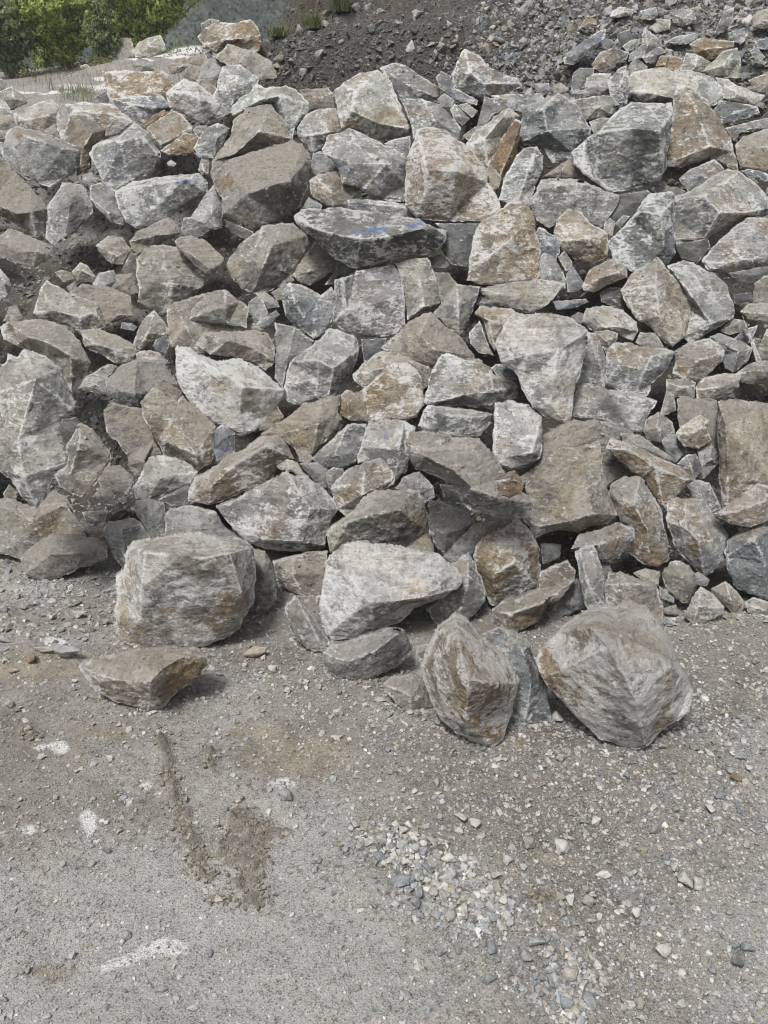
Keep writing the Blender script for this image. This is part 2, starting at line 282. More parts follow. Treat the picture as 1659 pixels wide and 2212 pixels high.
# ---------------------------------------------------------------- the boulders
# one line per boulder: sheet, tint + scuff/dust/ochre digits [options] | outline | ridges (x,y,how far proud) | what singles it out
ROCKS = """
A o515 | 1278,235 1330,180 1405,135 1480,150 1620,125 1675,185 1695,270 1680,330 1600,330 1500,300 1400,345 1320,310 | 1300,290 1450,262,16 1560,250,16 1690,225 | tan weathered boulder on the skyline right of the bushes
A b242 | 1390,370 1475,285 1560,310 1640,330 1760,400 1800,500 1650,520 1500,440 | 1475,285 1560,400,12 1650,520 | 
A g232 | 1280,520 1320,420 1400,355 1500,440 1440,480 1400,570 1330,560 | | 
A g620 | 1400,580 1440,435 1550,415 1680,500 1640,620 1500,740 1370,770 1330,690 | 1400,590 1520,590,15 1550,415 ; 1520,590,15 1560,690 | pale grey block with a white edged upright corner
A b220 | 1270,520 1330,510 1400,570 1420,660 1340,600 | |
A w721 | 1075,600 1190,508 1280,540 1400,640 1430,690 1390,760 1320,810 1190,740 1100,700 | 1075,610 1190,600,16 1290,640,20 1430,700 | white crusted boulder with a ragged notch beneath
A o628 | 660,460 800,455 950,462 1060,455 1130,550 1180,640 1100,720 900,700 760,700 720,660 690,580 | 685,560 820,640,10 1000,590,12 1140,570 | wide ochre and white boulder at the edge of the gravel terrace
A n611 | 720,640 900,620 1060,625 1110,690 1000,750 930,805 860,780 760,740 | 750,710 860,680,14 1010,700,12 | blue grey slab under the wide ochre boulder
A r211 | 920,805 1000,740 1070,710 1090,745 1020,800 940,835 | 930,820 1060,745,10 1080,715 | narrow rust brown wedge
A o335 | 950,830 1040,760 1130,718 1180,740 1245,820 1240,850 1040,972 990,910 | 955,835 1045,935,10 1235,830 | tan rectangular slab beside the rust wedge
A g419 | 1040,975 1200,860 1290,880 1320,930 1240,1000 1100,1010 | 1060,980 1180,940,10 1290,890 | grey boulder with a rust patch
A g510 | 1250,960 1330,830 1410,795 1490,830 1450,920 1390,1020 1280,1000 | 1410,795 1400,900,12 1390,1010 |
A g320 | 1250,840 1290,810 1340,815 1330,860 1270,880 | |
A b352 | 1360,1130 1380,1040 1500,870 1510,780 1600,700 1760,672 1830,780 1890,900 1840,950 1640,990 1500,1030 1380,1160 | 1390,1050 1520,1000,8 1680,850,18 1760,672 ; 1680,850,18 1880,910 | long dusty boulder with a pointed crest left of centre
A b485 | 1368,1150 1430,1060 1560,1010 1659,980 1900,905 1960,930 2010,1010 1995,1190 1950,1340 1840,1430 1650,1500 1440,1390 1440,1290 | 1440,1310 1600,1255,18 1800,1190,22 1870,1180,20 2000,1170 ; 1870,1180,20 1960,930,4 | big dusty brown boulder with a shaded lower face
A g731 | 745,1240 850,1180 1000,1150 1290,1120 1350,1190 1340,1250 1210,1310 1080,1420 960,1475 880,1480 810,1440 780,1370 | 750,1250 860,1215,10 1000,1195,12 1200,1160,10 1345,1200 ; 1000,1195,12 1030,1320,12 1020,1445 | grey boulder with a blue paint stripe along its upper edge
A g531 | 575,990 600,950 640,925 780,880 870,795 960,850 1030,970 1040,1050 1000,1110 900,1150 740,1245 660,1180 610,1060 | 640,925 800,915,12 930,890,12 960,850 ; 930,890,12 1020,1000,6 | grey boulder with a ribbed face above the stripe marked one
A o323 | 410,920 450,745 560,740 690,840 680,890 600,950 590,1090 500,1140 480,1040 | 560,740 600,860,14 540,960,14 500,1140 ; 540,960,14 410,920 | tan wedge with a fluted face
A w712 | 365,830 370,740 400,670 560,660 740,680 870,790 780,870 690,900 500,900 390,910 | 380,760 520,720,10 700,740,10 860,800 | wide white crusted boulder behind the tan wedge
A w532 | 85,740 130,710 330,640 380,680 390,790 370,840 270,870 170,850 100,790 | 90,745 160,780,12 320,750,14 380,700 | cream crusted boulder at the left below the terrace
A b230 | 250,860 360,800 390,910 330,930 260,900 | |
A g442 | 10,990 50,850 100,818 200,840 260,850 440,930 530,980 510,1090 440,1150 390,1180 340,1215 240,1180 140,1140 30,1030 | 50,860 200,890,12 410,965,15 530,985 ; 410,965,15 400,1160 | large grey boulder with a sharp pale upper edge near the left border
A b381 | -40,1040 0,1010 100,1110 200,1220 270,1290 310,1350 295,1540 240,1560 130,1470 0,1390 -60,1320 | -55,1310 20,1345,16 110,1385,20 200,1375,20 300,1385 ; 200,1375,20 250,1550 | dusty boulder with a deep brown shaded underside at the left border
A g541 | 300,1350 380,1230 400,1180 540,1200 600,1330 605,1380 540,1450 500,1500 350,1592 290,1540 310,1430 | 380,1230 460,1295,14 600,1345 ; 460,1295,14 420,1540,8 | grey boulder with a white scuffed shoulder
A g331 | 580,1280 590,1200 650,1180 740,1240 760,1300 810,1400 800,1455 720,1440 640,1360 | 585,1285 700,1380,12 800,1370 |
A w210 | 530,1130 590,1118 635,1155 625,1185 540,1172 | | small pale stone in the hollow between the left boulders
A g420 | -30,500 20,515 35,580 0,600 -30,600 | |
A b322 | -20,600 75,558 150,615 180,665 95,705 60,720 0,650 | 75,558 90,640,14 95,700 |
A g520 | -30,630 30,650 85,740 60,750 -30,760 | |
A b320 | 0,745 70,745 75,800 30,845 -20,830 | |
A g320 | -20,840 40,850 40,895 -10,900 | |
A w420 | -20,905 45,940 20,1000 -20,1020 | |
A g330 | -30,1080 30,1140 10,1230 -30,1250 | |
A g431 | 1230,1420 1310,1290 1385,1195 1450,1290 1435,1480 1290,1500 | 1385,1195 1370,1380,12 1400,1490 | upright grey shard below the stripe marked boulder
A g431 | 1170,1510 1190,1412 1370,1400 1385,1450 1340,1510 1290,1535 1200,1530 | 1175,1450 1280,1430,14 1380,1440 |
A w210 +.08 | 1080,1055 1110,1035 1145,1060 1125,1080 1090,1075 | | small white stone on the dirt above the blue stripe
A b310 +.05 | 1285,1100 1305,1025 1355,1040 1350,1130 1310,1135 | 1305,1030 1320,1110,14 1345,1130 | small square tan stone right of the white stone
A d220 | 1450,1420 1640,1500 1640,1570 1500,1510 | |
A b210 | 520,425 560,415 585,435 525,442 | |
A b342 | 850,420 900,370 960,390 1000,420 1000,455 900,470 | 900,370 940,430,12 | small tan boulder on the terrace edge
A b432 | 1085,430 1130,380 1200,370 1220,430 1170,470 1110,480 | 1085,430 1170,430,14 1220,400 |
A b330 | 1210,380 1240,360 1330,380 1300,430 1230,412 | |
A b440 | 1180,490 1240,430 1300,450 1270,525 1220,520 | |
A g330 | 1300,155 1360,120 1420,130 1400,190 1310,200 | |
A d320 | 1320,340 1370,330 1390,370 1340,385 | |
A d330 | 610,630 680,590 715,640 700,665 640,665 | |
A g210 +.05 | 1255,990 1370,1003 1388,1025 1290,1022 | | thin grey slab under the long dusty boulder
A b542 Y15 | 860,330 900,270 960,245 1040,225 1080,320 1000,360 880,375 | 960,245 960,300,10 1080,325 | brown bank of rock under the right bush
A b552 Y15 | 745,300 770,240 850,250 870,330 860,370 760,400 | | brown rock face between the two bushes
B p620 | -150,750 -160,700 -110,640 -40,600 0,545 60,570 200,555 260,580 330,650 345,710 300,760 260,820 240,905 180,860 100,690 | 0,545 20,650,12 150,620,16 330,680 ; 150,620,16 200,780,8 | broad pale green grey boulder behind the pointed dusty one
B b332 | 270,580 380,575 460,565 500,600 510,700 350,715 320,640 | 300,610 400,640,12 500,610 |
B g631 | 265,830 330,740 400,710 520,700 545,790 550,850 430,960 370,1000 330,940 275,890 | 268,860 360,880,16 450,860,16 550,840 ; 360,880,16 370,990 | grey boulder left of the tall ochre crusted one
B w725 | 500,600 560,540 680,470 790,450 850,480 890,570 920,650 980,720 1025,800 1000,880 890,900 800,910 690,860 550,840 530,750 | 790,450 650,590,12 620,720,14 690,850 ; 650,590,12 560,545,3 ; 690,850 800,800,16 950,830,12 1025,810 | tall boulder crusted in ochre and white at the crest
B g533 | 800,440 910,405 960,420 1100,510 1190,570 1190,640 1020,655 940,640 890,560 | 870,480 1000,560,14 1100,600,14 1190,600 | grey boulder with an ochre underside on the crest
B g510 | 930,640 1080,640 1200,680 1270,760 1330,830 1320,900 1180,900 1020,900 1000,790 | 1080,640 1160,780,12 1320,870 | rounded grey boulder behind the square ochre block
B g632 | 425,970 460,880 600,830 720,880 830,940 930,980 985,1060 975,1200 960,1305 800,1290 680,1225 560,1190 530,1090 470,1020 | 455,1000 620,1060,12 700,1225,8 ; 620,1060,12 840,1060,20 985,1070 ; 840,1060,20 700,1225 ; 600,830 650,940,8 840,1060,20 | grey brown boulder with a blue stroke down its left face
B o834 | 985,1000 1040,840 1110,820 1240,850 1390,960 1490,1090 1500,1180 1570,1290 1580,1370 1480,1440 1250,1430 1040,1415 970,1340 970,1150 | 1040,840 1110,1100,20 1100,1250,16 1080,1415 ; 1110,1100,20 1300,1110,22 1490,1095 ; 1110,1100,20 985,1060 | big square block crusted ochre and white in the middle of the crest
B g520 | 830,930 900,900 1000,880 1000,1000 970,1060 900,980 | |
B g430 | 345,1160 370,990 430,980 540,1090 550,1130 380,1160 | |
B b541 | 345,1170 400,1130 540,1110 570,1190 680,1230 620,1290 590,1335 500,1345 420,1310 355,1260 | 385,1140 480,1240,14 510,1335 | dusty wedge with a dark scuffed left edge
B g320 | 300,1345 340,1278 430,1330 420,1365 330,1380 | |
B g510 | 590,1295 660,1288 820,1300 960,1320 1050,1415 850,1400 700,1380 600,1340 | 600,1310 800,1325,10 980,1350 | grey slab wedged behind the dark blue grey slab
B d731 +.25 | 245,1400 290,1355 550,1345 850,1380 1060,1420 1130,1460 1235,1490 1225,1570 1140,1640 930,1670 760,1720 640,1740 540,1690 440,1620 350,1520 260,1450 | 250,1410 400,1490,12 560,1530,20 680,1550,24 850,1540,24 1000,1500,20 1080,1480,16 1232,1500 ; 680,1550,24 660,1735 ; 1000,1500,20 1040,1650 | long dark blue grey slab with blue paint smears on its top
B g623 | 1265,490 1300,400 1350,315 1460,370 1500,430 1600,480 1700,510 1725,560 1620,600 1480,650 1330,590 1280,560 | 1350,315 1390,470,18 1480,545,16 1600,540,14 1722,545 ; 1390,470,18 1300,560 | pointed grey boulder on the skyline right of centre
B n520 | 1165,500 1200,460 1260,490 1290,570 1440,650 1430,685 1280,645 1190,570 | |
B g420 | 1175,640 1220,605 1285,640 1270,700 1200,690 | |
B g420 | 1258,710 1290,670 1385,770 1340,815 1280,770 | 1290,670 1320,750,14 1385,775 |
B g430 | 1300,680 1370,668 1440,720 1400,765 | |
B g520 | 1430,830 1480,625 1560,640 1650,690 1550,740 1470,840 | |
B b520 | 1520,620 1659,608 1770,640 1740,700 1640,690 | |
B g420 | 1340,880 1420,820 1480,820 1400,930 | |
B p622 +.05 | 1350,960 1410,860 1500,800 1600,710 1640,698 1710,750 1610,880 1560,980 1500,1095 1440,1050 | 1360,940 1480,900,12 1600,760,14 1640,700 ; 1480,900,12 1500,1090 | pale greenish wedge leaning right of the square ochre block
B r419 | 1500,1060 1560,980 1600,880 1680,770 1718,790 1710,900 1680,1020 1650,1080 1580,1230 1525,1230 1490,1120 | 1510,1060 1580,1140,14 1560,1225 ; 1580,1140,14 1660,960,12 1715,800 | rust and ochre lump hollowed at its top
B o212 +.05 | 1490,1120 1510,1060 1590,1150 1570,1220 1530,1235 | |
C g621 | -90,1300 -60,1180 -10,1080 30,1000 80,960 160,950 205,1010 200,1100 150,1200 125,1330 20,1320 | 160,950 110,1100,12 40,1310 | pale grey upright slab right of the rust lump
C g520 | -40,700 -20,620 60,610 190,605 220,660 65,730 | |
C n541 | 45,880 60,780 60,700 200,640 300,600 350,630 430,690 480,790 515,830 510,880 460,920 400,990 380,1040 270,1062 200,960 60,920 | 60,720 200,700,16 300,600 ; 200,700,16 230,850,16 450,830,10 515,840 ; 230,850,16 60,915 | large blue grey boulder with a pointed top left of the pale square block
C b441 | 380,650 560,620 640,620 700,680 655,690 650,740 560,770 470,785 430,705 | 425,705 560,690,16 650,672 ; 560,690,16 560,770 | flat topped tan stone above the pale square block
C b320 | 500,790 570,763 635,765 600,840 530,870 | |
C w520 | 480,500 530,475 640,475 655,510 640,570 560,620 400,610 380,580 470,580 | 490,510 560,560,10 |
C g430 | 390,500 400,470 440,440 530,440 530,480 480,520 430,600 385,600 | |
C g621 | 620,540 640,500 700,440 745,420 760,480 770,560 740,680 640,640 | 745,420 700,560,10 |
C g420 | 750,440 800,365 880,430 870,480 770,500 | 800,365 800,450,14 |
C w520 | 745,560 770,480 870,450 1000,438 1060,460 1160,455 1280,490 1360,560 1370,640 1290,690 1270,700 1050,680 860,665 760,610 | 745,580 850,595,10 960,620,14 1060,640,12 1290,680 ; 1060,460 1070,560,10 1060,640,12 | very wide cream boulder at the upper right
C o515 | 1000,1080 1010,950 1030,750 1060,590 1100,545 1160,560 1270,650 1290,700 1370,820 1420,900 1460,1050 1465,1105 1370,1065 1290,1025 1180,1060 1080,1085 | 1012,1050 1130,1010,8 1280,950,12 1440,980 ; 1280,950,12 1200,720,10 1100,545 | tall brown triangular boulder behind the pale square block
C n721 +.15 | 385,990 470,910 560,850 640,760 770,658 900,665 1035,665 1040,740 1030,900 1000,1100 960,1170 860,1200 760,1230 620,1243 540,1180 455,1120 400,1060 | 465,915 560,860,16 780,832,22 955,850,22 1038,760 ; 955,850,22 980,1150,10 ; 465,915 460,1115 | large square pale grey block with a blue grey top
C n510 | 1300,720 1350,650 1480,670 1590,690 1605,730 1500,775 1380,810 1350,780 | 1350,780 1450,725,12 1600,700 |
C w521 | 1320,500 1400,510 1450,550 1640,620 1620,650 1570,685 1470,670 1370,640 | 1370,550 1500,625,14 1635,640 |
C p512 | 1230,465 1370,330 1460,308 1485,380 1475,505 1320,500 | 1460,308 1370,420,16 1400,500 ; 1370,420,16 1240,470 | leaning pale green boulder above the wide cream one
C w620 | 1085,460 1130,340 1200,355 1290,400 1230,470 1160,465 | 1200,355 1190,430,14 1160,460 |
C o418 | 930,430 960,362 1020,358 1107,380 1080,465 1000,445 | 960,362 990,420,12 | small bright ochre block among the upper rubble
C g510 | 840,370 900,318 960,300 1000,340 960,362 930,410 870,410 | 840,380 930,360,14 1000,340 |
C o428 | 1150,285 1220,245 1300,255 1440,265 1435,300 1290,390 1180,350 | 1155,290 1250,318,18 1435,295 ; 1250,318,18 1270,385 | wide golden tan slab in the upper right rubble
C g421 | 1000,270 1060,235 1190,215 1180,260 1120,290 1050,285 | |
C g431 | 755,400 760,350 840,290 845,220 860,175 970,270 960,300 850,370 | 860,175 880,290,14 | tilted grey shard in the upper right rubble
C g421 | 715,300 770,260 830,250 820,290 750,340 | |
C d331 | 680,240 700,210 760,190 790,270 720,295 | |
C w520 | 635,110 650,70 700,42 790,60 780,95 690,115 | 640,100 720,80,14 785,70 | pale stone highest in the right rubble
C g420 | 830,70 930,45 950,90 900,130 850,125 | |
C g530 | 1020,85 1100,55 1180,70 1195,130 1130,165 1050,150 | 1020,90 1110,120,14 1190,80 |
C b420 | 895,175 960,120 1030,130 1020,190 930,215 | |
C o316 | 430,190 490,100 545,130 550,160 | 490,100 500,150,10 | small orange tan stone in the upper right rubble
C n521 | 330,380 370,330 430,290 560,200 610,188 600,250 530,320 480,370 400,420 340,415 | 335,385 450,340,10 600,250 | flat blue grey slab with a blue dab lying in the rubble
C b432 | 515,420 570,340 660,308 705,370 660,440 600,475 540,450 | 570,340 600,400,16 650,445 ; |
C d420 | 660,310 760,340 740,390 700,380 | |
C n520 | 1310,220 1330,170 1370,80 1440,45 1430,150 1370,210 | 1440,45 1370,160,12 |
C g320 | 1460,100 1480,60 1530,90 1520,112 | |
C b430 | 1555,110 1600,70 1700,50 1720,200 1560,180 | 1560,120 1640,130,14 1720,120 | brown boulder at the top right corner
C g420 | 1395,215 1500,180 1520,250 1480,290 1430,260 | |
C g430 | 1535,330 1590,305 1640,370 1600,410 | |
C n520 | 1570,265 1645,245 1700,280 1650,325 1600,315 | |
C b320 | 245,570 280,545 320,535 372,578 340,602 270,602 | |
C g320 | 140,540 240,540 250,590 160,600 | |
C b352 | 1445,940 1500,880 1640,835 1720,840 1720,1090 1640,1110 1480,1095 | 1445,950 1560,960,12 1720,930 | grey brown boulder cut by the right border beside the brown triangle
C g521 | 1380,830 1500,800 1640,765 1720,780 1660,835 1480,860 1440,910 | |
C b320 | 1530,520 1640,480 1720,500 1720,600 1600,600 | |
C n710 | 1480,1105 1540,1095 1645,1120 1700,1150 1640,1178 1540,1155 | | thin striped blue grey slab at the right border
C g532 | 1080,1160 1150,1100 1310,1030 1375,1090 1340,1180 1200,1230 1140,1240 | 1090,1150 1220,1140,12 1330,1090 |
C g644 | 1020,1400 1030,1290 1120,1250 1210,1200 1300,1140 1400,1090 1480,1110 1580,1190 1650,1270 1720,1340 1720,1390 1640,1392 1480,1430 1310,1520 1240,1560 1120,1620 1040,1560 | 1035,1295 1240,1270,16 1345,1380,22 1250,1545,8 ; 1240,1270,16 1480,1110 ; 1345,1380,22 1500,1380,12 1715,1360 | large grey boulder with an ochre ridge at the right
C n721 | 620,1560 700,1490 800,1380 850,1300 900,1250 1040,1240 1050,1290 1050,1480 1060,1640 980,1760 820,1780 660,1700 | 760,1420 850,1370,14 970,1395,20 1047,1290 ; 970,1395,20 985,1600,16 980,1750 ; 850,1370,14 900,1250 | dark blue grey boulder with a pale striped top and sharp corner
C b320 | 920,1220 1000,1210 1070,1212 1130,1240 1040,1295 930,1260 | |
C g310 | 920,1240 940,1190 985,1175 1020,1215 | |
C d220 | 600,1440 650,1330 700,1260 880,1230 910,1290 780,1420 680,1450 | |
C g651 | 120,1310 160,1240 190,1165 380,1155 480,1178 600,1240 700,1265 680,1330 580,1475 500,1450 400,1420 300,1440 240,1480 160,1430 | 185,1185 360,1190,12 490,1190,10 | wide grey slab with a thin flat ledge on top
C b330 | 190,1150 250,1110 370,1028 450,1110 480,1160 | 370,1028 320,1110,12 300,1155 |
C n421 | 150,1510 180,1470 300,1540 310,1640 250,1720 170,1660 | |
C o633 | 270,1500 310,1400 370,1350 450,1370 500,1440 620,1510 625,1600 620,1660 500,1720 440,1690 330,1640 280,1560 | 300,1430 380,1560,16 500,1540,20 625,1520 ; 380,1560,16 440,1690 | rounded tan boulder left of the dark blue grey one
C w320 | 590,1500 600,1450 635,1410 668,1440 650,1530 | |
C g420 | 665,1450 720,1395 765,1400 700,1480 | |
L b480 | -30,640 60,575 150,605 250,650 340,690 350,755 210,835 100,810 40,770 -30,760 | 35,757 120,728,14 240,722,14 350,712 | dusty ledge with a dark slate front at the left
D w430 | -40,60 0,80 60,150 75,200 50,260 -30,300 | 0,80 30,180,12 -30,260 | pale boulder cut by the left border
D b540 | 215,370 265,200 305,155 440,240 640,315 685,460 570,490 530,515 430,450 250,400 | 215,365 340,352,12 520,400,16 600,370,10 685,430 | pale dusty wedge with an undercut front at the left
D b390 | 450,230 530,180 700,200 850,265 868,390 700,440 680,450 600,380 | 670,410 770,380,10 866,345 | dirt covered block right of the pale wedge
D b360 | 700,245 745,125 860,112 897,240 825,265 | 745,125 780,180,10 |
D w421 +.05 | 600,185 640,110 740,90 752,160 700,212 650,226 | 605,190 680,190,14 750,165 |
D b430 | 465,100 520,40 565,60 622,140 500,162 | 470,105 530,90,14 620,140 | small pale tent shaped stone in the dirt
D b330 | 355,105 400,90 470,110 482,150 410,168 | |
L b461 | 620,685 700,620 790,630 850,710 800,812 720,800 650,730 | 625,690 760,750,12 850,720 |
L b351 | 835,660 890,590 1090,500 1160,560 1200,610 1080,650 1000,695 890,748 850,710 | 840,650 1000,620,14 1180,600 | dusty boulder directly below the stripe marked boulder
L d230 | 785,850 850,720 890,745 885,860 820,875 | |
L b271 +.2 | 1130,655 1170,625 1240,618 1330,650 1450,760 1445,800 1370,882 1300,840 1150,710 | 1130,655 1240,740,12 1360,835,14 1450,765 | flat dusty slab tipped down to the right
L b561 | 885,770 930,700 1050,680 1200,700 1380,880 1310,960 1230,1020 1100,1130 1050,1142 970,1110 890,1050 900,950 880,870 | 1060,690 1070,830,10 1120,930,14 1230,1015 ; 1120,930,14 1060,1130 ; 890,1000 980,930,12 1120,930,14 | rounded dusty boulder under the flat tipped slab
M b451 | -215,830 -150,740 -60,640 40,560 170,535 240,540 330,620 345,660 300,740 230,870 250,910 210,930 130,950 50,1005 -20,990 -100,960 -150,900 | 180,537 110,680,16 60,790,18 -80,950 ; 60,790,18 230,880 ; 40,560 0,690,5 -100,780,6 | large angular dusty boulder left of the dark slab
M b441 | 230,875 290,790 385,655 460,700 545,790 480,860 350,947 290,930 | 235,870 340,850,14 545,790 | wedge tucked under the dark slab's left end
M n531 | 165,990 215,920 300,940 420,1010 490,950 520,1000 520,1100 480,1190 420,1270 370,1290 280,1220 190,1140 | 420,1010 370,1115,4 390,1285 ; 215,920 250,1050,14 370,1260 | greenish grey V shaped rock left of the purple block
M n420 | 445,940 550,790 640,850 560,885 500,935 | |
M u742 | 495,1120 518,1020 510,905 640,872 650,845 780,825 900,812 940,870 960,1000 970,1200 920,1260 800,1272 650,1280 590,1245 500,1180 | 510,910 570,895,16 590,1100,16 600,1245 ; 570,895,16 650,860 | square purplish grey block in the centre with rust streaks
M b541 | 900,800 1000,770 1110,760 1150,850 1190,950 1218,1050 1150,1100 980,1165 965,1000 940,870 | 972,1105 1090,1080,16 1217,1045 ; 1090,1080,16 1060,900,8 | cream boulder right of the purplish block
M b441 | 1160,860 1250,860 1300,930 1455,950 1440,1000 1380,1170 1350,1225 1320,1262 1240,1210 1150,1120 1200,1060 | 1300,930 1310,1080,14 1330,1255 |
M b330 | 1120,760 1200,740 1262,800 1230,832 1130,822 | |
M d220 | 1160,540 1460,540 1450,640 1370,830 1260,800 1200,720 1230,620 | |
M b351 | 810,1350 900,1265 1000,1170 1130,1113 1260,1230 1330,1280 1410,1385 1400,1460 1150,1470 950,1420 | 1130,1113 1060,1260,10 1160,1360,14 1400,1400 ; 1060,1260,10 900,1290 | dusty triangular boulder behind the centre
E g641 | 180,850 220,690 300,630 400,550 470,470 560,490 650,530 668,620 630,740 540,850 470,930 380,920 290,970 200,940 | 215,700 400,675,18 500,730,18 600,650,10 660,600 ; 500,730,18 470,930 ; 400,675,18 400,800,6 390,920 | blocky grey boulder with a sunlit cream top left of centre
E g351 | 120,430 250,460 375,550 300,640 220,720 175,860 120,790 130,600 | 250,460 210,640,10 175,850 | tall narrow grey slab standing behind the blocky boulder
D b562 | 1270,575 1320,500 1500,490 1660,484 1740,505 1790,600 1780,690 1720,745 1650,700 1500,650 1360,640 | 1350,630 1480,545,16 1650,600,14 1785,610 ; | dusty boulder with a dark crack beneath left of centre
D g451 +.1 | 1225,410 1240,350 1300,290 1345,235 1460,218 1550,290 1612,330 1600,465 1480,445 1260,422 | 1460,218 1460,330,14 1480,445 ; 1230,410 1300,380,12 1460,330,14 | grey cap rock lying on a tall dusty slab
D b361 | 1080,350 1130,300 1240,265 1340,240 1400,400 1520,470 1450,600 1300,650 1150,610 1112,590 1090,480 | 1130,300 1200,450,8 1300,640 | tall dusty slab under the grey cap rock
E g420 | -50,300 0,262 50,290 78,370 40,425 -20,430 -55,380 | |
E b340 | 0,240 60,235 140,290 152,330 60,345 20,290 | |
E n430 | 0,440 50,400 130,350 155,380 60,470 20,478 | | thin dark flake between the grey boulders
E b330 | 100,235 170,190 215,170 190,290 130,285 | |
D w922 | 1140,590 1200,590 1290,640 1400,690 1560,670 1700,740 1845,870 1840,910 1760,1040 1659,1135 1570,1170 1530,1150 1400,1090 1300,1040 1200,900 1150,800 | 1140,595 1280,660,8 1440,760,16 1570,850,20 1700,860,14 1845,885 ; 1570,850,20 1550,1000,12 1590,1165 ; 1440,760,16 1600,700,4 | big boulder heavily crusted with white left of centre
D b551 | 0,460 50,430 160,415 270,410 430,460 520,560 592,690 570,740 490,830 465,885 400,760 300,660 200,620 120,590 20,540 | 120,570 180,525,16 305,560,18 290,650 ; 305,560,18 460,650,16 590,690 ; 460,650,16 470,870 | rounded dusty boulder above the huge left one
D w641 +.78 | -60,760 30,700 50,640 110,660 165,600 300,650 400,730 440,880 490,950 480,1010 400,1060 390,1160 430,1230 442,1340 350,1420 300,1530 240,1640 200,1610 140,1560 60,1440 0,1390 -60,1330 | 165,600 230,800,9 488,985 ; 230,800,9 120,1200,8 150,1430,12 442,1335 ; 150,1430,12 240,1630 ; 230,800,9 -50,900 | huge pale boulder standing upright at the left border
D d230 | 390,1150 400,1060 500,1045 515,1085 450,1200 425,1235 | |
D b452 | 350,1420 440,1340 430,1230 510,1082 600,1120 715,1280 712,1330 600,1500 545,1562 460,1540 380,1480 | 512,1090 520,1200,12 450,1420,8 ; 520,1200,12 710,1290 | tan blocky boulder beside the huge left one
D b281 | 670,1000 740,950 920,990 1000,1200 1050,1290 960,1320 940,1390 880,1435 830,1380 830,1300 760,1200 690,1140 | 830,1360 940,1320,12 | smooth dusty slab in the hollow at the left
D b360 | 635,1445 690,1370 780,1355 868,1440 850,1505 780,1535 720,1542 650,1495 | 690,1370 740,1450,10 |
D b341 | 600,1560 650,1500 720,1500 740,1560 680,1600 | |
D g560 | 505,860 560,780 700,700 770,720 700,780 700,905 620,885 | 505,862 620,830,10 |
D n391 | 680,800 780,710 890,670 1060,680 1150,830 1000,880 950,890 908,988 830,985 760,950 700,900 | 685,830 780,872,16 870,885,16 955,882 | oval rock with a dirt covered top and blue grey rim
D b440 | 880,640 900,620 970,610 1030,625 1090,680 1060,730 900,710 | |
D b561 | 520,480 640,470 770,520 880,580 888,640 850,690 760,698 660,640 550,590 | 525,510 620,570,14 750,610,18 885,590 ; 750,610,18 760,695 | flat cream topped slab at the left
D b441 | 865,560 920,420 1000,350 1060,420 1095,470 1085,510 1000,550 930,600 875,625 | 1000,350 960,500,12 890,610 |
D n420 | 990,580 1010,540 1080,510 1100,560 1075,645 1010,612 | |
D g320 | 780,470 790,430 850,435 890,460 870,485 | | small flat stone in the gap below the dirt covered block
D o563 | 905,950 1000,850 1150,950 1180,905 1280,1000 1395,1100 1388,1240 1372,1340 1290,1397 1200,1340 1060,1285 1010,1190 930,1050 | 1150,950 1105,1060,10 1075,1200,12 1270,1290,18 1388,1230 ; 1270,1290,18 1290,1395 | angular boulder with a flat ochre face below the white crusted one
D b270 | 1000,805 1050,800 1185,880 1150,948 1020,862 | |
D n321 | 1383,1135 1440,1090 1527,1150 1522,1290 1480,1320 1400,1332 1385,1240 | 1385,1140 1470,1165,12 1527,1155 | small upright dark grey block
D w620 | 865,1500 900,1440 960,1310 1060,1290 1200,1330 1285,1400 1240,1480 1100,1530 960,1592 880,1572 | 1060,1290 1040,1440,14 970,1588 ; 870,1500 1040,1440,14 1280,1410 | pale wedge pointing left at the lower left
E o655 | -450,1590 -440,1540 -400,1440 -310,1400 -200,1310 -60,1250 20,1180 140,1160 190,1195 245,1310 130,1390 90,1450 0,1510 -100,1535 -300,1615 | -320,1405 -150,1365,14 60,1235,16 190,1200 ; -320,1405 -300,1500,10 -290,1610 | long boulder with an ochre lower face
E b352 | 30,1160 170,1070 300,970 430,930 548,900 530,1010 560,1060 490,1150 370,1280 280,1300 230,1230 130,1160 | 440,930 400,1090,14 370,1275 ; 400,1090,14 130,1150 | leaning triangular slab below the blocky grey boulder
E o433 | 520,1000 550,900 590,868 640,890 690,870 740,900 730,1080 600,1062 540,1032 | 640,890 600,960,12 595,1058 | small ochre rock joined to the round brown one's left side
E o735 | 690,860 770,800 830,730 890,690 1000,700 1050,750 1085,850 1092,960 1040,1045 980,1072 860,1062 730,1078 708,960 | 710,880 860,850,6 1000,800,6 | round flat faced brown ochre boulder in the centre
E b541 | 625,770 700,690 780,630 870,605 970,620 1040,680 1145,720 1125,830 1090,860 1000,870 750,840 690,850 650,820 | 630,775 760,740,10 1000,680,10 1140,730 | pale boulder behind the round brown one
E g732 | 1090,950 1120,800 1200,640 1240,630 1340,670 1450,670 1510,720 1560,780 1620,790 1700,850 1695,920 1600,945 1530,990 1340,968 1180,972 1100,965 | 1090,945 1180,945,10 1350,900,16 1540,880,16 1695,860 ; 1540,880,16 1510,720 | pale grey boulder with an ochre undercut right of the brown one
E n741 +.1 | 1050,1100 1085,1000 1110,968 1200,975 1450,1010 1538,1030 1500,1110 1440,1172 1260,1162 1150,1140 | 1080,1010 1230,1030,14 1400,1045,14 1535,1040 | flat blue grey slab under the pale grey boulder
